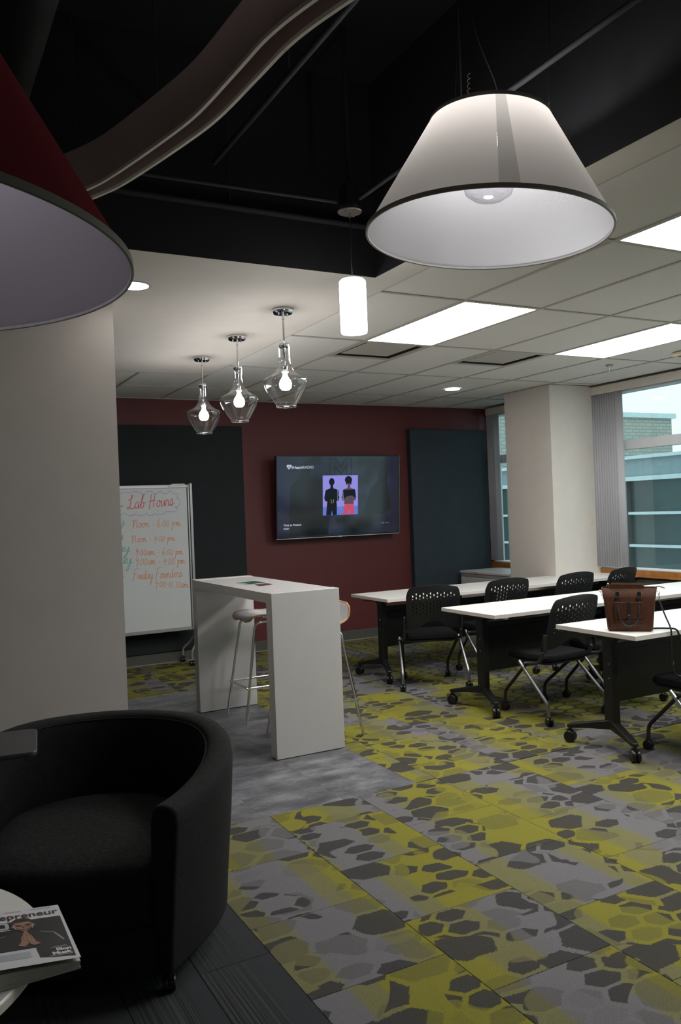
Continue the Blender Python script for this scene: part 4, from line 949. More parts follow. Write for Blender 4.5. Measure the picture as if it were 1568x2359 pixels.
def make_table():
    t = thing('training_table', 'x', 'table')
    bm = B(); box(bm, 0, 0, TZ-0.028, TLn-0.003, TD, TZ); tp = obj('table_top', bm, mWhiteLam, t, bevel=0.002, seg=1)
    bm = B()
    g_ = 0.0008
    box(bm, -g_, -g_, TZ-0.0275, TLn-0.003+g_, 0.0, TZ-0.001); box(bm, -g_, TD, TZ-0.0275, TLn-0.003+g_, TD+g_, TZ-0.001); box(bm, -g_, 0, TZ-0.0275, 0, TD, TZ-0.001); box(bm, TLn-0.003, 0, TZ-0.0275, TLn-0.003+g_, TD, TZ-0.001)
    obj('edge_band', bm, mEdgeBand, t)
    for s_, X in ((1, 0.0), (-1, TLn)):
        cx = X + s_*0.135; cy = TD/2+0.0
        bm = B()
        prism(bm, rrect(cx-0.028, cy-0.045, cx+0.028, cy+0.045, 0.012, 3), 0.135, 0.69)
        prism(bm, rrect(cx-0.022, cy-0.038, cx+0.022, cy+0.038, 0.010, 3), 0.69, 0.715)
        lg = obj('leg_column', bm, mTM, t, bevel=0.002, seg=1)
        for e in (-1, 1):
            ex, ey = X + s_*0.030, cy + e*0.27
            bm = B(); d = Vector((ex-cx, ey-cy, 0)); n_ = Vector((-d.y, d.x, 0)).normalized()
            secs = []
            for q_, zt, zb, wd in ((0.0, 0.185, 0.125, 0.026), (0.55, 0.150, 0.112, 0.024), (0.97, 0.122, 0.095, 0.022), (1.05, 0.116, 0.096, 0.016)):
                c = Vector((cx, cy, 0)) + d*q_
                secs.append([bm.verts.new((c.x+n_.x*a, c.y+n_.y*a, z)) for a, z in ((-wd, zb), (wd, zb), (wd, zt), (-wd, zt))])
            for a, b in zip(secs, secs[1:]):
                for k in range(4): bm.faces.new((a[k], a[(k+1)%4], b[(k+1)%4], b[k]))
            bm.faces.new(secs[0][::-1]); bm.faces.new(secs[-1])
            ft = obj('base_arm', bm, mTM, lg, bevel=0.003, seg=1)
            bm = B(); caster_bm(bm, ex, ey, 0.038, 0.018, 0.5*e, 0.10); obj('caster', bm, mCaster, lg, smooth=True)
        for z in (0.45, 0.54):
            bm = B(); lathe(bm, [(0.006, 0.0), (0.005, -0.003), (0.0, -0.003)], 10, axis='x', c=(cx-s_*0.028 if s_ > 0 else cx-0.028, cy-0.01, z)); obj('bolt_head', bm, mNickel, lg)
        bm = B(); box(bm, cx-0.05, cy-0.20, TZ-0.05, cx+0.03, cy+0.22, TZ-0.0285); box(bm, cx-0.03, cy-0.06, 0.69, cx+0.03, cy+0.06, TZ-0.04); obj('tilt_bracket', bm, mTM, t)
        bm = B(); tube(bm, [(cx-s_*0.02, cy+0.0, TZ-0.045), (cx-s_*0.09, cy+0.05, TZ-0.047), (cx-s_*0.11, cy+0.15, TZ-0.05)], 0.004, 8); obj('release_lever', bm, mTM, t)
    bm = B(); box(bm, 0.20, TD*0.5+0.06, 0.27, TLn-0.20, TD*0.5+0.064, 0.615); box(bm, 0.20, TD*0.5+0.03, 0.61, TLn-0.20, TD*0.5+0.064, 0.618); box(bm, 0.16, TD*0.5+0.03, 0.58, 0.205, TD*0.5+0.066, 0.61); box(bm, TLn-0.205, TD*0.5+0.03, 0.58, TLn-0.16, TD*0.5+0.066, 0.61)
    obj('modesty_panel', bm, mTM, t)
    bm = B(); box(bm, 0.16, TD*0.5-0.02, 0.62, TLn-0.16, TD*0.5+0.02, 0.66); obj('cross_rail', bm, mTM, t, bevel=0.003, seg=1)
    return t
tb0 = make_table(); TX = 3.785
rows = [(6.255, 'back row by the filing cabinet'), (4.765, 'middle row'), (3.465, 'front row')]
labels = {(0,0): 'white training table of the back row, left end near the bar stool', (0,1): 'white training table of the back row touching the window wall',
          (1,0): 'white training table of the middle row, left one under two chair backs', (1,1): 'white training table of the middle row running to the window side',
          (2,0): 'white training table of the front row carrying the brown handbag', (2,1): 'white training table of the front row beyond the right picture edge'}
for i, (y, _) in enumerate(rows):
    for j in range(2):
        x = TX + j*TLn
        if (i, j) == (0, 0): tb0.location = (x, y, 0); tb0['label'] = labels[(0,0)]; tb0['group'] = 'white flip top training tables'
        else: dup(tb0, (x, y, 0), 0.0, labels[(i, j)], 'white flip top training tables')

# ------------------------------------------------------------------ nesting chairs
def make_chair():
    t = thing('nesting_chair', 'x', 'chair')
    HWD = 0.235; z0_, z1_ = 0.50, 0.885
    def bpos(x, z):   # map the flat back to the curved, leaning one
        v = (z-0.50)/0.40
        return Vector((x*(0.97+0.03*v), -0.215-0.145*v - 0.0 + 0.045*(x/HWD)**2 + 0.02*v*v, z))
    bm = B()
    def quad(pts): bm.faces.new([bm.verts.new(bpos(*p)) for p in pts])
    def top(x): return 0.905 - 0.035*abs(x/HWD)**2.2 - (0.06*max(0, (abs(x)/HWD-0.86)/0.14)**2.2)
    def bot(x): return 0.515 + 0.075*0.5*(1+math.cos(min(PI, abs(x)/0.19*PI)))
    NC = 13; cw = 0.030; xs0 = -NC*cw/2
    hh = 0.032
    for c in range(NC):
        xa, xb = xs0+c*cw, xs0+(c+1)*cw; xm = (xa+xb)/2
        start = 0.640 + (hh/2 if c % 2 else 0); nrow = 6
        arch = -0.012*abs(xm/HWD)**2
        za = start + arch; zt = za + nrow*hh
        # below and above
        for (lo_a, lo_b, hi_a, hi_b, n) in ((bot(xa), bot(xb), za, za, 4), (zt, zt, top(xa), top(xb), 2)):
            for k in range(n):
                f0, f1 = k/n, (k+1)/n
                quad([(xa, lo_a+(hi_a-lo_a)*f0), (xb, lo_b+(hi_b-lo_b)*f0), (xb, lo_b+(hi_b-lo_b)*f1), (xa, lo_a+(hi_a-lo_a)*f1)])
        for r_ in range(nrow):
            zb_, zt_ = za+r_*hh, za+(r_+1)*hh; zm = (zb_+zt_)/2
            hole = [(xm+0.0062*math.cos(a), zm+ (0.0045 if math.sin(a) > 0 else -0.0045) + 0.0062*math.sin(a)) for a in [PI/4+PI/4*k for k in range(8)]]
            cell = [(xb, zt_), (xm, zt_), (xa, zt_), (xa, zm), (xa, zb_), (xm, zb_), (xb, zb_), (xb, zm)]
            for k in range(8):
                quad([cell[k], cell[(k+1)%8], hole[(k+1)%8], hole[k]])
    for s_ in (-1, 1):
        xa, xb = s_*(-xs0), s_*HWD
        n = 14
        for j in range(3):
            x0_ = xa+(xb-xa)*j/3; x1_ = xa+(xb-xa)*(j+1)/3
            for k in range(n):
                f0, f1 = k/n, (k+1)/n
                quad([(x0_, bot(x0_)+(top(x0_)-bot(x0_))*f0), (x1_, bot(x1_)+(top(x1_)-bot(x1_))*f0), (x1_, bot(x1_)+(top(x1_)-bot(x1_))*f1), (x0_, bot(x0_)+(top(x0_)-bot(x0_))*f1)])
        # wide lower tab that clips on the frame
        for k in range(3):
            f0, f1 = 0.505+0.12*k/3, 0.505+0.12*(k+1)/3
            quad([(s_*HWD, f0), (s_*(HWD+0.020), f0), (s_*(HWD+0.020), f1), (s_*HWD, f1)])
    bmesh.ops.remove_doubles(bm, verts=bm.verts[:], dist=0.0002)
    obj('backrest', bm, mPlast, t, solid=0.006)
    # seat cushion
    bm = B(); n = 8; G_ = []
    out_ = rrect(-0.222, -0.205, 0.222, 0.235, 0.06, 6)
    layers = [(0.93, 0.418), (1.0, 0.430), (1.0, 0.452), (0.95, 0.468), (0.80, 0.474)]
    rings = [[bm.verts.new((x*k, 0.015+(y-0.015)*k, z + (0.012*(-(y*k))/0.2 if False else 0))) for x, y in out_] for k, z in layers]
    for a, b in zip(rings, rings[1:]):
        for k in range(len(a)): bm.faces.new((a[k], a[(k+1)%len(a)], b[(k+1)%len(a)], b[k]))
    bm.faces.new(rings[0][::-1]); bm.faces.new(rings[-1]); obj('seat_cushion', bm, mFab, t, smooth=True)
    bm = B(); prism(bm, rrect(-0.205, -0.19, 0.205, 0.215, 0.05, 5), 0.402, 0.420); obj('seat_pan', bm, mPlast, t, bevel=0.003, seg=1)
    for s_ in (-1, 1):
        # chrome grey rear tube
        bm = B(); tube(bm, bend_path([(s_*0.265, 0.035, 0.415), (s_*0.285, -0.262, 0.145), (s_*0.285, -0.268, 0.060)], 0.03), 0.0125, 12); rl = obj('rear_leg', bm, mSteelDark, t, smooth=True)
        bm = B(); caster_bm(bm, s_*0.285, -0.268, 0.030, 0.015, 0.35*s_, 0.062); obj('caster', bm, mCaster, rl, smooth=True)
        # dark front tube from behind the seat
        bm = B(); tube(bm, bend_path([(s_*0.248, -0.19, 0.50), (s_*0.248, -0.16, 0.425), (s_*0.248, -0.02, 0.400), (s_*0.205, 0.262, 0.150), (s_*0.205, 0.268, 0.060)], 0.035), 0.0125, 12); fl = obj('front_leg', bm, mSteelBlack, t, smooth=True)
        bm = B(); caster_bm(bm, s_*0.205, 0.268, 0.030, 0.015, -0.3*s_, 0.062); obj('caster', bm, mCaster, fl, smooth=True)
        bm = B(); prism(bm, [(-0.225, 0.50), (-0.20, 0.50), (-0.205, 0.63), (-0.245, 0.63)], s_*0.243, s_*0.256, 'x'); obj('back_bracket', bm, mPlast, t, bevel=0.003, seg=1)
        bm = B(); tube(bm, [(s_*0.225, -0.03, 0.405), (s_*0.285, -0.03, 0.405)], 0.011, 10); obj('pivot_bolt', bm, mSteelBlack, t, smooth=True)
    bm = B(); tube(bm, [(-0.25, -0.02, 0.392), (0.25, -0.02, 0.392)], 0.011, 10); obj('cross_tube', bm, mSteelBlack, t, smooth=True)
    return t
ch0 = make_chair()
grp = 'black perforated nesting chairs at the training tables'
CH = [(4.115, 6.105, -0.43, 'black nesting chair in the back row closest to the bar table, turned towards us'),
      (4.84, 6.14, -0.08, 'black nesting chair second from left at the back row table'),
      (5.62, 6.12, 0.0, 'black nesting chair at the back row in front of the grey pillar'),
      (6.24, 6.16, 0.16, 'black nesting chair at the back row right beside the window blinds'),
      (4.235, 4.71, 0.05, 'black nesting chair at the middle row nearest its left end'),
      (4.875, 4.735, 0.02, 'black nesting chair at the middle row mostly hidden behind the handbag'),
      (4.29, 3.40, 0.0, 'black nesting chair at the front row cut by the right picture edge')]
for i, (x, y, a, lab) in enumerate(CH):
    if i == 0: ch0.location = (x, y, 0); ch0.rotation_euler = (0, 0, a); ch0['label'] = lab; ch0['group'] = grp
    else: dup(ch0, (x, y, 0), a, lab, grp)

# ------------------------------------------------------------------ filing cabinet, blinds
fc = thing('filing_cabinet', 'light grey two drawer lateral filing cabinet in the window corner', 'cabinet', (6.265, 7.60, 0))
bm = B(); box(bm, 0.018, 0.0, 0.05, 0.62, 0.95, 0.715); box(bm, 0.03, 0.01, 0.0, 0.61, 0.94, 0.05); obj('body', bm, mCabinet, fc, bevel=0.003, seg=1)
bm = B(); box(bm, 0.0, -0.003, 0.715, 0.623, 0.953, 0.742); obj('top', bm, mCabinet, fc, bevel=0.004, seg=2)
for z0_, z1_ in ((0.065, 0.365), (0.375, 0.70)):
    bm = B(); box(bm, 0.0, 0.02, z0_, 0.0175, 0.93, z1_-0.035); dr = obj('drawer', bm, mCabinet, fc, bevel=0.004, seg=2)
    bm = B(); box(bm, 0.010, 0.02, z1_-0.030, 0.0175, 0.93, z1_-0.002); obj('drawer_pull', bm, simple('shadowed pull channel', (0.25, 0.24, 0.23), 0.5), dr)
bm = B(); lathe(bm, [(0.009, 0.0), (0.009, -0.004), (0.0, -0.004)], 12, axis='x', c=(0.0, 0.60, 0.727)); obj('lock', bm, mNickel, fc)

def blinds(label, y0, y1, vy0, vy1, zb, n, ang):
    t = thing('vertical_blind', label, 'blind', (XW-0.085, y0, 0))
    bm = B(); box(bm, 0.0, 0, 2.735, 0.012, y1-y0, 2.832); box(bm, 0.0, 0, 2.820, 0.08, y1-y0, 2.832); box(bm, 0, y1-y0-0.01, 2.735, 0.08, y1-y0, 2.832); box(bm, 0, 0, 2.735, 0.08, 0.01, 2.832); obj('valance', bm, mPillar, t, bevel=0.003, seg=1)
    bm = B(); box(bm, 0.025, 0.02, 2.795, 0.055, y1-y0-0.02, 2.818); obj('head_rail', bm, mAlu, t)
    for k in range(n):
        y = vy0 + (vy1-vy0)*(k+0.5)/n - y0
        c, s_ = math.cos(ang), math.sin(ang); w = 0.040
        bm = B(); pts = []
        for z in (zb, 2.79):
            for q_ in (-1, -0.5, 0, 0.5, 1): pts.append(bm.verts.new((0.04+q_*w*s_ + 0.004*(1-q_*q_)*c, y+q_*w*c - 0.004*(1-q_*q_)*s_, z)))
        for i in range(4): bm.faces.new((pts[i], pts[i+1], pts[i+6], pts[i+5]))
        obj('vane', bm, mBlind, t, solid=0.001, smooth=True)
    return t
blinds('vertical blind stacked beside the pillar on the big window', 3.35, 6.82, 6.39, 6.78, 0.835, 11, -0.85)
blinds('narrow vertical blind stacked between pillar and maroon wall', 7.56, 8.645, 8.47, 8.63, 0.835, 5, -0.85)
t = thing('cord_weight', 'small cream blind cord tensioner beside the big window', 'cord', (6.79, 6.80-0.02, 1.29)); bm = B(); prism(bm, rrect(-0.012, -0.012, 0.012, 0.012, 0.004, 3), 0.0, 0.12); obj('weight', bm, mCream, t, bevel=0.003)
bm = B(); tube(bm, [(0, 0, 0.12), (0, 0, 1.50)], 0.0016, 6); obj('cord', bm, mCream, t)

# ------------------------------------------------------------------ handbag on the front row table
hb = thing('handbag', 'brown leather tote handbag with black handles standing on the front training table', 'bag', (3.945, 3.650, TZ+0.001), -0.84)
# local: face towards -Y, width along X
bm = B()
def bagring(z, hw_, hd, r_):
    return [bm.verts.new((x, y, z)) for x, y in rrect(-hw_, -hd, hw_, hd, r_, 5)]
secs = [(0.0, 0.122, 0.052, 0.02), (0.012, 0.130, 0.060, 0.025), (0.10, 0.138, 0.058, 0.022), (0.20, 0.149, 0.045, 0.016), (0.262, 0.160, 0.030, 0.010)]
R_ = [bagring(*s_) for s_ in secs]
for a, b in zip(R_, R_[1:]):
    for k in range(len(a)): bm.faces.new((a[k], a[(k+1)%len(a)], b[(k+1)%len(a)], b[k]))
bm.faces.new(R_[0][::-1])
obj('bag_body', bm, mLeather, hb, smooth=True, solid=0.004)
for y in (-0.031, 0.029):
    bm = B(); prism(bm, [(-0.118, 0.255), (0.095, 0.255), (0.088, 0.272), (0.075, 0.284), (-0.090, 0.290), (-0.105, 0.285)], y-0.002, y+0.002, 'y'); obj('top_flap', bm, mLeather, hb, bevel=0.002, seg=1)
bm = B(); box(bm, -0.150, -0.003, 0.255, 0.150, 0.003, 0.268); tube(bm, smooth_path([(0.148, 0, 0.262), (0.165, -0.004, 0.268), (0.185, -0.006, 0.266), (0.205, -0.004, 0.258)], 4), 0.006, 8, True, 0.003); obj('zip_band', bm, mLeatherD, hb)
bm = B(); lathe(bm, [(0.0, 0.268), (0.007, 0.270), (0.009, 0.278), (0.006, 0.288), (0.0, 0.290)], 12, c=(-0.122, 0, 0)); obj('zip_pull', bm, mGold, hb, smooth=True)
bm = B(); prism(bm, rrect(-0.085, 0.055, 0.075, 0.178, 0.008, 4), -0.068, -0.055, 'y'); fp = obj('front_pocket', bm, mLeather, hb, bevel=0.004, seg=2)
bm = B(); prism(bm, rrect(-0.088, 0.078, 0.078, 0.180, 0.008, 4), -0.074, -0.068, 'y'); obj('pocket_flap', bm, mLeather, hb, bevel=0.003, seg=2)
bm = B(); box(bm, -0.013, -0.078, 0.050, 0.006, -0.0745, 0.182); obj('pocket_strap', bm, mStrap, hb, bevel=0.001, seg=1)
bm = B(); lathe(bm, [(0.0, -0.082), (0.005, -0.081), (0.006, -0.078)], 12, axis='y', c=(-0.0035, 0, 0.102)); obj('stud', bm, mGold, hb, smooth=True)
for x in (-0.068, 0.058):
    bm = B()
    z = 0.222
    tube(bm, [(x-0.013, -0.050, z-0.014), (x+0.013, -0.050, z-0.014), (x+0.013, -0.046, z+0.014), (x-0.013, -0.046, z+0.014), (x-0.013, -0.050, z-0.014)], 0.0022, 8); obj('handle_ring', bm, mGold, hb)
    bm = B(); box(bm, x-0.011, -0.049, z-0.002, x+0.011, -0.046, z+0.020); prism(bm, [(x-0.014, z-0.012), (x+0.014, z-0.012), (x+0.006, z-0.050), (x-0.006, z-0.050)], -0.060, -0.052, 'y'); obj('handle_tab', bm, mStrap, hb, bevel=0.001, seg=1)
bm = B(); tube(bm, smooth_path([(-0.068, -0.060, 0.185), (-0.066, -0.076, 0.14), (-0.056, -0.088, 0.085), (-0.030, -0.090, 0.045), (-0.003, -0.090, 0.035), (0.028, -0.090, 0.048), (0.050, -0.088, 0.088), (0.057, -0.076, 0.14), (0.058, -0.060, 0.185)], 6), 0.0058, 10); obj('handle', bm, mStrap, hb, smooth=True)
bm = B()
for k in range(6): lathe(bm, [(0.003, -0.001), (0.0055, 0.0), (0.003, 0.001)], 8, axis='y' if k % 2 else 'x', c=(-0.166-0.003*(k%2)+0.003*k, -0.005, 0.245-0.010*k))
tube(bm, [(-0.160, 0, 0.245), (-0.172, 0, 0.248), (-0.174, 0, 0.238), (-0.162, 0, 0.236)], 0.002, 6); obj('chain_clip', bm, mGold, hb)
bm = B(); tube(bm, smooth_path([(0.160, 0, 0.236), (0.172, 0, 0.238), (0.174, 0, 0.226), (0.166, 0, 0.222)], 3), 0.0022, 6); tube(bm, smooth_path([(0.170, 0, 0.226), (0.176, 0, 0.21), (0.172, 0, 0.192), (0.166, 0, 0.206), (0.170, 0, 0.224)], 3), 0.0018, 6); lathe(bm, [(0.0, 0.192), (0.005, 0.190), (0.004, 0.184), (0.0, 0.183)], 8, c=(0.171, 0, 0)); obj('swivel_clip', bm, mGold, hb)
# strap: from the clip down over the table edge, a hanging loop, and back behind the bag
def hbl(p):   # world to bag space
    v = Vector(p) - hb.location; c, s_ = math.cos(0.84), math.sin(0.84)
    return Vector((v.x*c - v.y*s_, v.x*s_ + v.y*c, v.z))
_cl = Vector((3.945, 3.650, 0)) + Vector((math.cos(0.84)*0.171, -math.sin(0.84)*0.171, 0))
sp = [(_cl.x, _cl.y, TZ+0.183), (_cl.x+0.01, _cl.y-0.035, TZ+0.09), (_cl.x+0.012, 3.452, TZ+0.012), (_cl.x+0.005, 3.448, TZ-0.06), (_cl.x, 3.445, 0.62), (_cl.x+0.0, 3.44, 0.545), (_cl.x+0.03, 3.435, 0.50), (_cl.x+0.075, 3.435, 0.495), (_cl.x+0.115, 3.44, 0.54), (_cl.x+0.115, 3.445, 0.62), (_cl.x+0.085, 3.448, 0.70), (_cl.x+0.06, 3.452, TZ+0.006), (_cl.x+0.045, 3.52, TZ+0.010), (_cl.x-0.005, 3.60, TZ+0.006), (_cl.x-0.06, 3.67, TZ+0.006)]
bm = B(); tube(bm, smooth_path([hbl(p) for p in sp], 6), 0.0060, 8, True, 0.0050); obj('shoulder_strap', bm, mStrap, hb, smooth=True)
bm = B(); p = hbl((_cl.x+0.0, 3.440, 0.575)); box(bm, p.x-0.008, p.y-0.004, p.z-0.012, p.x-0.004, p.y+0.004, p.z+0.012); box(bm, p.x+0.004, p.y-0.004, p.z-0.012, p.x+0.008, p.y+0.004, p.z+0.012); obj('strap_buckle', bm, mGold, hb)

# ------------------------------------------------------------------ armchair
AC = thing('tub_armchair', 'dark charcoal upholstered tub armchair in the foreground with a tablet arm', 'armchair', (0.610, 3.193, 0), -0.50)
def upath(n=44, w0=0.395, w1=0.512, yf=-0.44, flare=0.0):
    # outer plan line from front left round the back to front right; forward is -Y
    P = []
    for k in range(10):
        f = k/10; P.append((-(w0+(w1-w0)*math.sin(f*PI/2)), yf*(1-f)))
    for k in range(25):
        a = PI - PI*k/24; P.append((w1*math.cos(a), w1*math.sin(a)*0.98))
    for k in range(1, 11):
        f = 1-k/10; P.append(((w0+(w1-w0)*math.sin(f*PI/2)), yf*(1-f)))
    return P
U_ = upath()
def topz(i):
    x, y = U_[i]; f = (y+0.44)/0.84
    f = max(0, min(1, f)); return 0.632 + 0.108*(f*f*(3-2*f))
bm = B(); rings = []
N_ = len(U_)
for i, (x, y) in enumerate(U_):
    a = Vector(U_[max(i-1, 0)]); b = Vector(U_[min(i+1, N_-1)]); d = (b-a).normalized(); nrm = Vector((d.y, -d.x))   # inward
    if nrm.dot(Vector((-x, -y-0.1))) < 0: nrm = -nrm
    tz = topz(i); P = Vector((x, y)); sec = []
    for off, z in ((0.060, 0.075), (0.030, 0.080), (0.022, 0.20), (0.0, 0.45), (-0.012, tz-0.06), (-0.008, tz-0.022), (0.008, tz-0.006), (0.038, tz), (0.070, tz-0.006), (0.086, tz-0.022), (0.096, tz-0.07), (0.100, 0.40), (0.100, 0.075)):
        q_ = P + nrm*off; sec.append(bm.verts.new((q_.x, q_.y, z)))
    rings.append(sec)
n = len(rings[0])
for a, b in zip(rings, rings[1:]):
    for k in range(n): bm.faces.new((a[k], a[(k+1)%n], b[(k+1)%n], b[k]))
bm.faces.new(rings[0][::-1]); bm.faces.new(rings[-1])
sh = obj('shell', bm, mArm, AC, bevel=0.016, seg=3)
def ring_line(k_off, dz, name='seam'):
    bm = B(); pts = []
    for i, (x, y) in enumerate(U_):
        a = Vector(U_[max(i-1, 0)]); b = Vector(U_[min(i+1, N_-1)]); d = (b-a).normalized(); nrm = Vector((d.y, -d.x))
        if nrm.dot(Vector((-x, -y-0.1))) < 0: nrm = -nrm
        q_ = Vector((x, y)) + nrm*k_off; pts.append((q_.x, q_.y, topz(i)+dz))
    tube(bm, pts[1:-1], 0.0022, 6); return obj(name, bm, mSeam, AC, smooth=True)
ring_line(0.088, -0.022); ring_line(0.003, -0.026)
for i in (12, N_-13):
    x, y = U_[i]; d = Vector((-x, -y)).normalized()*0.099
    bm = B(); tube(bm, [(x+d.x, y+d.y, topz(i)-0.03), (x+d.x, y+d.y, 0.42)], 0.0022, 6); obj('seam', bm, mSeam, AC)
# seat cushion: rounded D
D_ = [( -0.245, -0.435), (0.245, -0.435)]
poly = [(0.255, -0.42), (0.27, -0.2), (0.295, -0.02)] + [(0.298*math.cos(a), 0.285*math.sin(a)) for a in [PI*k/12 for k in range(1, 12)]] + [(-0.295, -0.02), (-0.27, -0.2), (-0.255, -0.42)]
fr_ = [(-0.15, -0.452), (0.0, -0.458), (0.15, -0.452)]; poly = [(x*1.20, y*(1.15 if y > 0 else 1)) for x, y in poly + fr_]
bm = B(); lay2 = [(0.97, 0.235), (1.0, 0.25), (1.0, 0.400), (0.975, 0.425), (0.92, 0.440), (0.6, 0.450)]
rings = [[bm.verts.new((x*k, -0.05+(y+0.05)*k, z)) for x, y in poly] for k, z in lay2]
for a, b in zip(rings, rings[1:]):
    for k in range(len(a)): bm.faces.new((a[k], a[(k+1)%len(a)], b[(k+1)%len(a)], b[k]))
bm.faces.new(rings[0][::-1]); bm.faces.new(rings[-1]); obj('seat_cushion', bm, mArm, AC, smooth=True)
bm = B(); box(bm, -0.318, -0.425, 0.075, 0.318, 0.30, 0.235); obj('front_rail', bm, mArm, AC, bevel=0.008, seg=2)
bm = B(); box(bm, -0.25, -0.38, 0.045, 0.25, 0.22, 0.075); obj('underframe', bm, mTM, AC)
for x, y in ((-0.345, -0.37), (0.345, -0.37), (-0.24, 0.24), (0.24, 0.24)):
    bm = B(); caster_bm(bm, x, y, 0.026, 0.015, 0.2, 0.085); obj('caster', bm, mCaster, AC, smooth=True)
# tablet arm
bm = B(); prism(bm, rrect(-0.10, -0.19, 0.24, 0.17, 0.028, 5), 0.0, 0.018)
tab = obj('tablet', bm, mArmTop, AC, bevel=0.004, seg=2); tab.location = (-0.45, -0.03, 0.722); tab.rotation_euler = (0, 0, 0.50-0.14)
bm = B(); tube(bm, [(0, 0, -0.10), (0, 0, 0.0)], 0.016, 12); tube(bm, [(0.02, -0.02, -0.012), (0.10, -0.06, -0.012)], 0.010, 10); tp = obj('tablet_pivot', bm, mTM, tab, smooth=True)

# ------------------------------------------------------------------ round side table and magazine
RT = thing('round_table', 'white round pedestal table at the lower left corner', 'table', (-0.205, 2.066, 0))
bm = B(); lathe(bm, [(0.0, 0.604), (0.462, 0.604), (0.468, 0.608), (0.468, 0.626), (0.464, 0.630), (0.0, 0.630)], 96); obj('table_top', bm, mWhiteLam, RT, smooth=True)
bm = B(); lathe(bm, [(0.466, 0.6062), (0.4688, 0.6082), (0.4688, 0.6258), (0.467, 0.6278)], 96); obj('edge_band', bm, mEdgeBand, RT, smooth=True)
bm = B(); lathe(bm, [(0.10, 0.604), (0.10, 0.595), (0.035, 0.59), (0.032, 0.06), (0.05, 0.03), (0.24, 0.014), (0.25, 0.004), (0.0, 0.002)], 40); obj('pedestal', bm, mNickel, RT, smooth=True)
MZ = 0.6305
def unp(x, y, zz):
    d = _f2 + _R*((x-784)/F) - _U*((y-1179.5)/F); t_ = (zz-HC)/d.z; return Vector((d.x*t_, d.y*t_))
_tr = unp(133.2, 2084.5, 0.655)
MG = thing('magazine', 'glossy magazine with a man in black on its cover lying on the round table', 'magazine', (_tr.x, _tr.y, 0.6305), math.radians(0.5))
SL = 0.12
def mz(u): return 0.0245 + SL*u
bm = B()
for k in range(4):
    z0_, z1_ = 0.0005+k*0.0042, 0.0005+(k+1)*0.0042-0.0004; j = random.uniform(0, 0.002)
    vs = [(-0.204, -0.271+j), (-0.001-j, -0.271+j), (-0.001-j, -0.002), (-0.204, -0.002)]
    a = [bm.verts.new((x, y, z0_ + 0.0)) for x, y in vs]; b = [bm.verts.new((x, y, z1_ + SL*0.9*(-x)*(k+1)/4)) for x, y in vs]
    bm.faces.new(a[::-1]); bm.faces.new(b)
    for i in range(4): bm.faces.new((a[i], a[(i+1)%4], b[(i+1)%4], b[i]))
obj('page_block', bm, mPages, MG)
bm = B(); n = 10; top_ = []; bot_ = []
for k in range(n+1):
    v = -0.272*k/n; top_.append([bm.verts.new((x, v, mz(-x) + 0.0004)) for x in (-0.205, 0.0)]); bot_.append([bm.verts.new((x, v, mz(-x))) for x in (-0.205, 0.0)])
for k in range(n):
    bm.faces.new((top_[k][0], top_[k][1], top_[k+1][1], top_[k+1][0])); bm.faces.new((bot_[k][0], bot_[k+1][0], bot_[k+1][1], bot_[k][1]))
    bm.faces.new((top_[k][1], top_[k+1][1], bot_[k+1][1], bot_[k][1])); bm.faces.new((top_[k][0], bot_[k][0], bot_[k+1][0], top_[k+1][0]))
bm.faces.new((top_[0][0], bot_[0][0], bot_[0][1], top_[0][1])); bm.faces.new((top_[n][0], top_[n][1], bot_[n][1], bot_[n][0]))
cov = obj('cover', bm, mPaper, MG)
def mprint(name, polys, m, lvl):
    bm = B()
    for p in polys: bm.faces.new([bm.verts.new((-u, -v, mz(u)+0.0004+0.00022*lvl)) for u, v in p])
    me = bpy.data.meshes.new(name); bm.normal_update()
    for f in bm.faces:
        if f.normal.z < 0: f.normal_flip()
    bm.to_mesh(me); bm.free(); me.materials.append(m); o = bpy.data.objects.new(name, me); COL.objects.link(o); o.parent = cov; return o
def me_(u, v, ru, rv, n=20, rot=0.0): return [(u+ru*math.cos(2*PI*k/n)*math.cos(rot)-rv*math.sin(2*PI*k/n)*math.sin(rot), v+ru*math.cos(2*PI*k/n)*math.sin(rot)+rv*math.sin(2*PI*k/n)*math.cos(rot)) for k in range(n)]
mprint('cover_photo', [[(0.006,0.060),(0.2,0.060),(0.2,0.200),(0.077,0.200),(0.077,0.247),(0.008,0.262)][:], ], mPrintB, 1)
mprint('printed_jacket', [[(0.018,0.19),(0.022,0.150),(0.055,0.128),(0.075,0.112),(0.105,0.112),(0.14,0.135),(0.2,0.16),(0.2,0.199),(0.078,0.199),(0.078,0.225),(0.02,0.225)]], simple('print jacket', (0.02, 0.02, 0.022), 0.3), 2)
mprint('printed_jacket_rim', [[(0.060,0.124),(0.030,0.140),(0.029,0.1425),(0.060,0.1265)], [(0.030,0.140),(0.016,0.180),(0.020,0.181),(0.033,0.1425)], [(0.13,0.126),(0.2,0.152),(0.2,0.154),(0.13,0.128)]], mPrintGrey, 3)
mprint('printed_hair', [[(0.068,0.086),(0.066,0.068),(0.072,0.055),(0.084,0.048),(0.098,0.049),(0.108,0.057),(0.113,0.070),(0.111,0.086),(0.105,0.070),(0.074,0.070)]], mPrintHair, 5)
mprint('printed_face', [[(0.070,0.070),(0.080,0.062),(0.098,0.062),(0.108,0.070),(0.109,0.090),(0.103,0.106),(0.094,0.115),(0.084,0.115),(0.075,0.106),(0.069,0.090)], me_(0.0675, 0.088, 0.003, 0.006), me_(0.1105, 0.088, 0.003, 0.006)], mPrintSkin, 4)
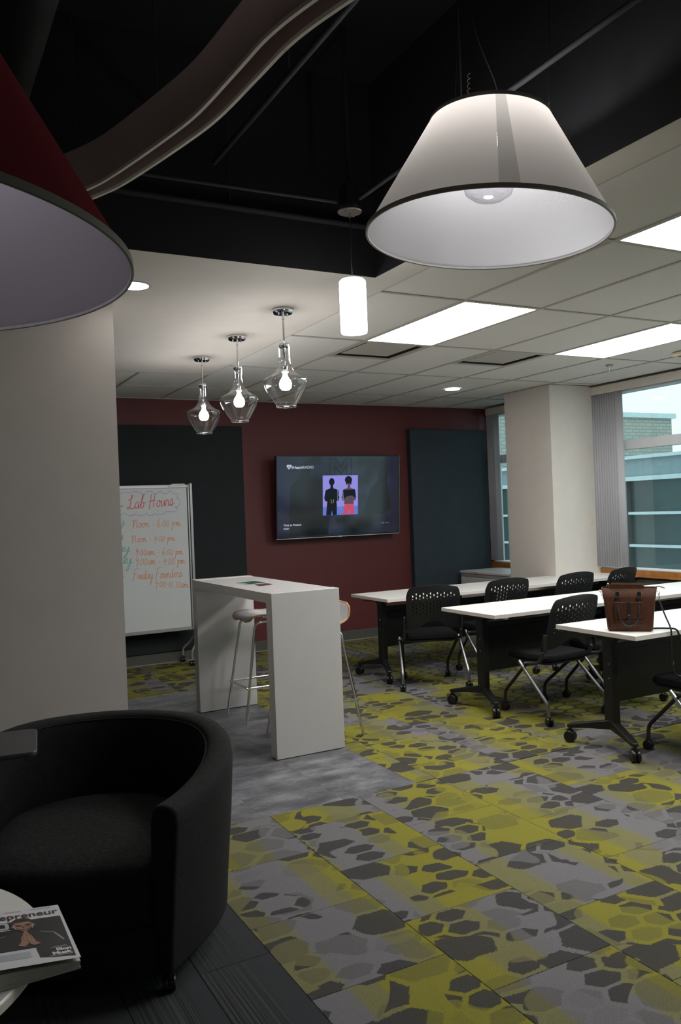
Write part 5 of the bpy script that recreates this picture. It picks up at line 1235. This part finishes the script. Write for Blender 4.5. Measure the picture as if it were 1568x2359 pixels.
mprint('printed_sideburn', [[(0.0695,0.074),(0.067,0.082),(0.0695,0.100),(0.073,0.106),(0.071,0.09)], [(0.1085,0.074),(0.111,0.082),(0.1085,0.100),(0.105,0.106),(0.107,0.09)]], mPrintGrey, 5)
mprint('printed_shadow', [[(0.072,0.094),(0.080,0.104),(0.084,0.114),(0.076,0.108)], [(0.106,0.094),(0.098,0.104),(0.094,0.114),(0.102,0.108)], [(0.074,0.084),(0.086,0.084),(0.085,0.090),(0.076,0.090)], [(0.104,0.084),(0.092,0.084),(0.093,0.090),(0.102,0.090)]], mPrintSkinD, 5)
mprint('printed_brow', [[(0.072,0.0805),(0.084,0.0835),(0.084,0.0855),(0.072,0.0830)], [(0.106,0.0805),(0.094,0.0835),(0.094,0.0855),(0.106,0.0830)], me_(0.0785, 0.0875, 0.004, 0.0016), me_(0.0995, 0.0875, 0.004, 0.0016), [(0.0865,0.099),(0.0915,0.099),(0.089,0.101)], [(0.080,0.1065),(0.098,0.1065),(0.096,0.109),(0.082,0.109)]], mPrintHair, 6)
mprint('printed_nose', [[(0.0895,0.086),(0.0935,0.099),(0.0895,0.100)]], mPrintSkinD, 6)
mprint('printed_hands', [[(0.0885,0.112),(0.078,0.145),(0.074,0.170),(0.066,0.184),(0.080,0.188),(0.0885,0.176)], [(0.0895,0.112),(0.100,0.145),(0.104,0.168),(0.112,0.182),(0.098,0.190),(0.0895,0.176)]], mPrintSkin, 5)
mprint('printed_finger_lines', [[(0.0885,0.114),(0.0895,0.114),(0.0895,0.178),(0.0885,0.178)], [(0.083,0.134),(0.084,0.134),(0.081,0.162),(0.080,0.162)], [(0.095,0.134),(0.096,0.134),(0.099,0.162),(0.098,0.162)]], mPrintSkinD, 6)
mprint('printed_numeral', [[(u*1.0, v) for u, v in [(0.118,0.068),(0.118,0.090),(0.123,0.096),(0.145,0.096),(0.150,0.090),(0.150,0.068),(0.145,0.062),(0.123,0.062)]]], mPrintPale, 3)
mprint('printed_numeral_hole', [[(0.126,0.070),(0.126,0.088),(0.142,0.088),(0.142,0.070)]], mPrintB, 4)
mprint('address_label', [[(0.092,0.212),(0.2,0.212),(0.2,0.240),(0.092,0.240)]], mPrintPale, 2)
mprint('address_lines', [[(0.11,0.217+0.006*k),(0.19,0.217+0.006*k),(0.19,0.2178+0.006*k),(0.11,0.2178+0.006*k)] for k in range(4)], mPrintGrey, 3)
def mtext(name, s, m, u_right, v_base, h, w, bold=0.0, lvl=4):
    me = text_mesh(s, h, w, bold)
    for v in me.vertices:
        x = -u_right - w + v.co.x; y = -v_base + v.co.y; v.co = (x, y, mz(-x)+0.0004+0.00022*lvl)
    me.materials.append(m); o = bpy.data.objects.new(name, me); COL.objects.link(o); o.parent = cov
mtext('masthead', 'Entrepreneur', mPrintBrown, 0.007, 0.046, 0.027, 0.185, 0.012)
mtext('cover_lettering', 'Elon', mPrintWhite, 0.011, 0.229, 0.0125, 0.030, 0.05)
mtext('cover_lettering', 'Musk', mPrintWhite, 0.011, 0.2445, 0.0125, 0.040, 0.05)
mprint('small_print', [[(0.018,0.209),(0.045,0.209),(0.045,0.2100),(0.018,0.2100)], [(0.016,0.2125),(0.052,0.2125),(0.052,0.2135),(0.016,0.2135)], [(0.012,0.2480),(0.058,0.2480),(0.058,0.2495),(0.012,0.2495)], [(0.100,0.1000),(0.158,0.1000),(0.158,0.1030),(0.100,0.1030)][:0] or [(0.118,0.100),(0.15,0.100),(0.15,0.1028),(0.118,0.1028)]], mPrintWhite, 4)
mprint('small_print', [[(0.012,0.2525+0.0028*k),(0.058,0.2525+0.0028*k),(0.058,0.2532+0.0028*k),(0.012,0.2532+0.0028*k)] for k in range(2)] + [[(0.02,0.009),(0.065,0.009),(0.065,0.0105),(0.02,0.0105)], [(0.085,0.009),(0.12,0.009),(0.12,0.0105),(0.085,0.0105)]], mPrintRed, 4)

# ------------------------------------------------------------------ outside the windows
t = thing('neighbouring_building', 'buff brick building with dark glazed ground floor seen through the windows', 'building', (12.0, 14.0, 0))
bm = B(); box(bm, -3.0, 4.0, -2.0, 9.6, 14.0, 4.05); obj('brick_wall', bm, mBrick, t)
bm = B(); box(bm, -3.1, 3.9, 4.05, 9.7, 14.0, 4.20); obj('parapet_coping', bm, mExtMull, t)
bm = B(); box(bm, 0.0, -9.0, 1.98, 7.0, 3.98, 2.30); obj('fascia', bm, mExtFascia, t)
bm = B(); box(bm, -0.1, -9.0, 2.30, 7.0, 3.98, 2.36); box(bm, -0.04, -9.0, 1.90, 0.3, 3.98, 1.98); obj('roof_edge', bm, mExtMull, t)
bm = B(); box(bm, 0.10, -9.0, -2.0, 0.2, 3.98, 1.90); obj('glazing', bm, mExtDark, t)
for z in (1.30, 0.70, 0.0):
    bm = B(); box(bm, 0.02, -9.0, z-0.025, 0.10, 3.98, z+0.025); obj('mullion', bm, mExtMull, t)
for y in (-7.0, -5.0, -2.9, -0.9, 2.2):
    bm = B(); box(bm, 0.0, y-0.03, -2.0, 0.10, y+0.03, 1.90); obj('mullion', bm, mExtPost, t)
for y in (-4.6, 0.3):
    bm = B(); box(bm, -0.06, y-0.14, -2.0, -0.01, y+0.14, 1.90); obj('pier', bm, mExtPost, t)
tag(boxo('courtyard', (7.3, -6.0, -2.3, 30.0, 30.0, -2.0), mAsphalt), 'grey paving outside the windows', 'paving')
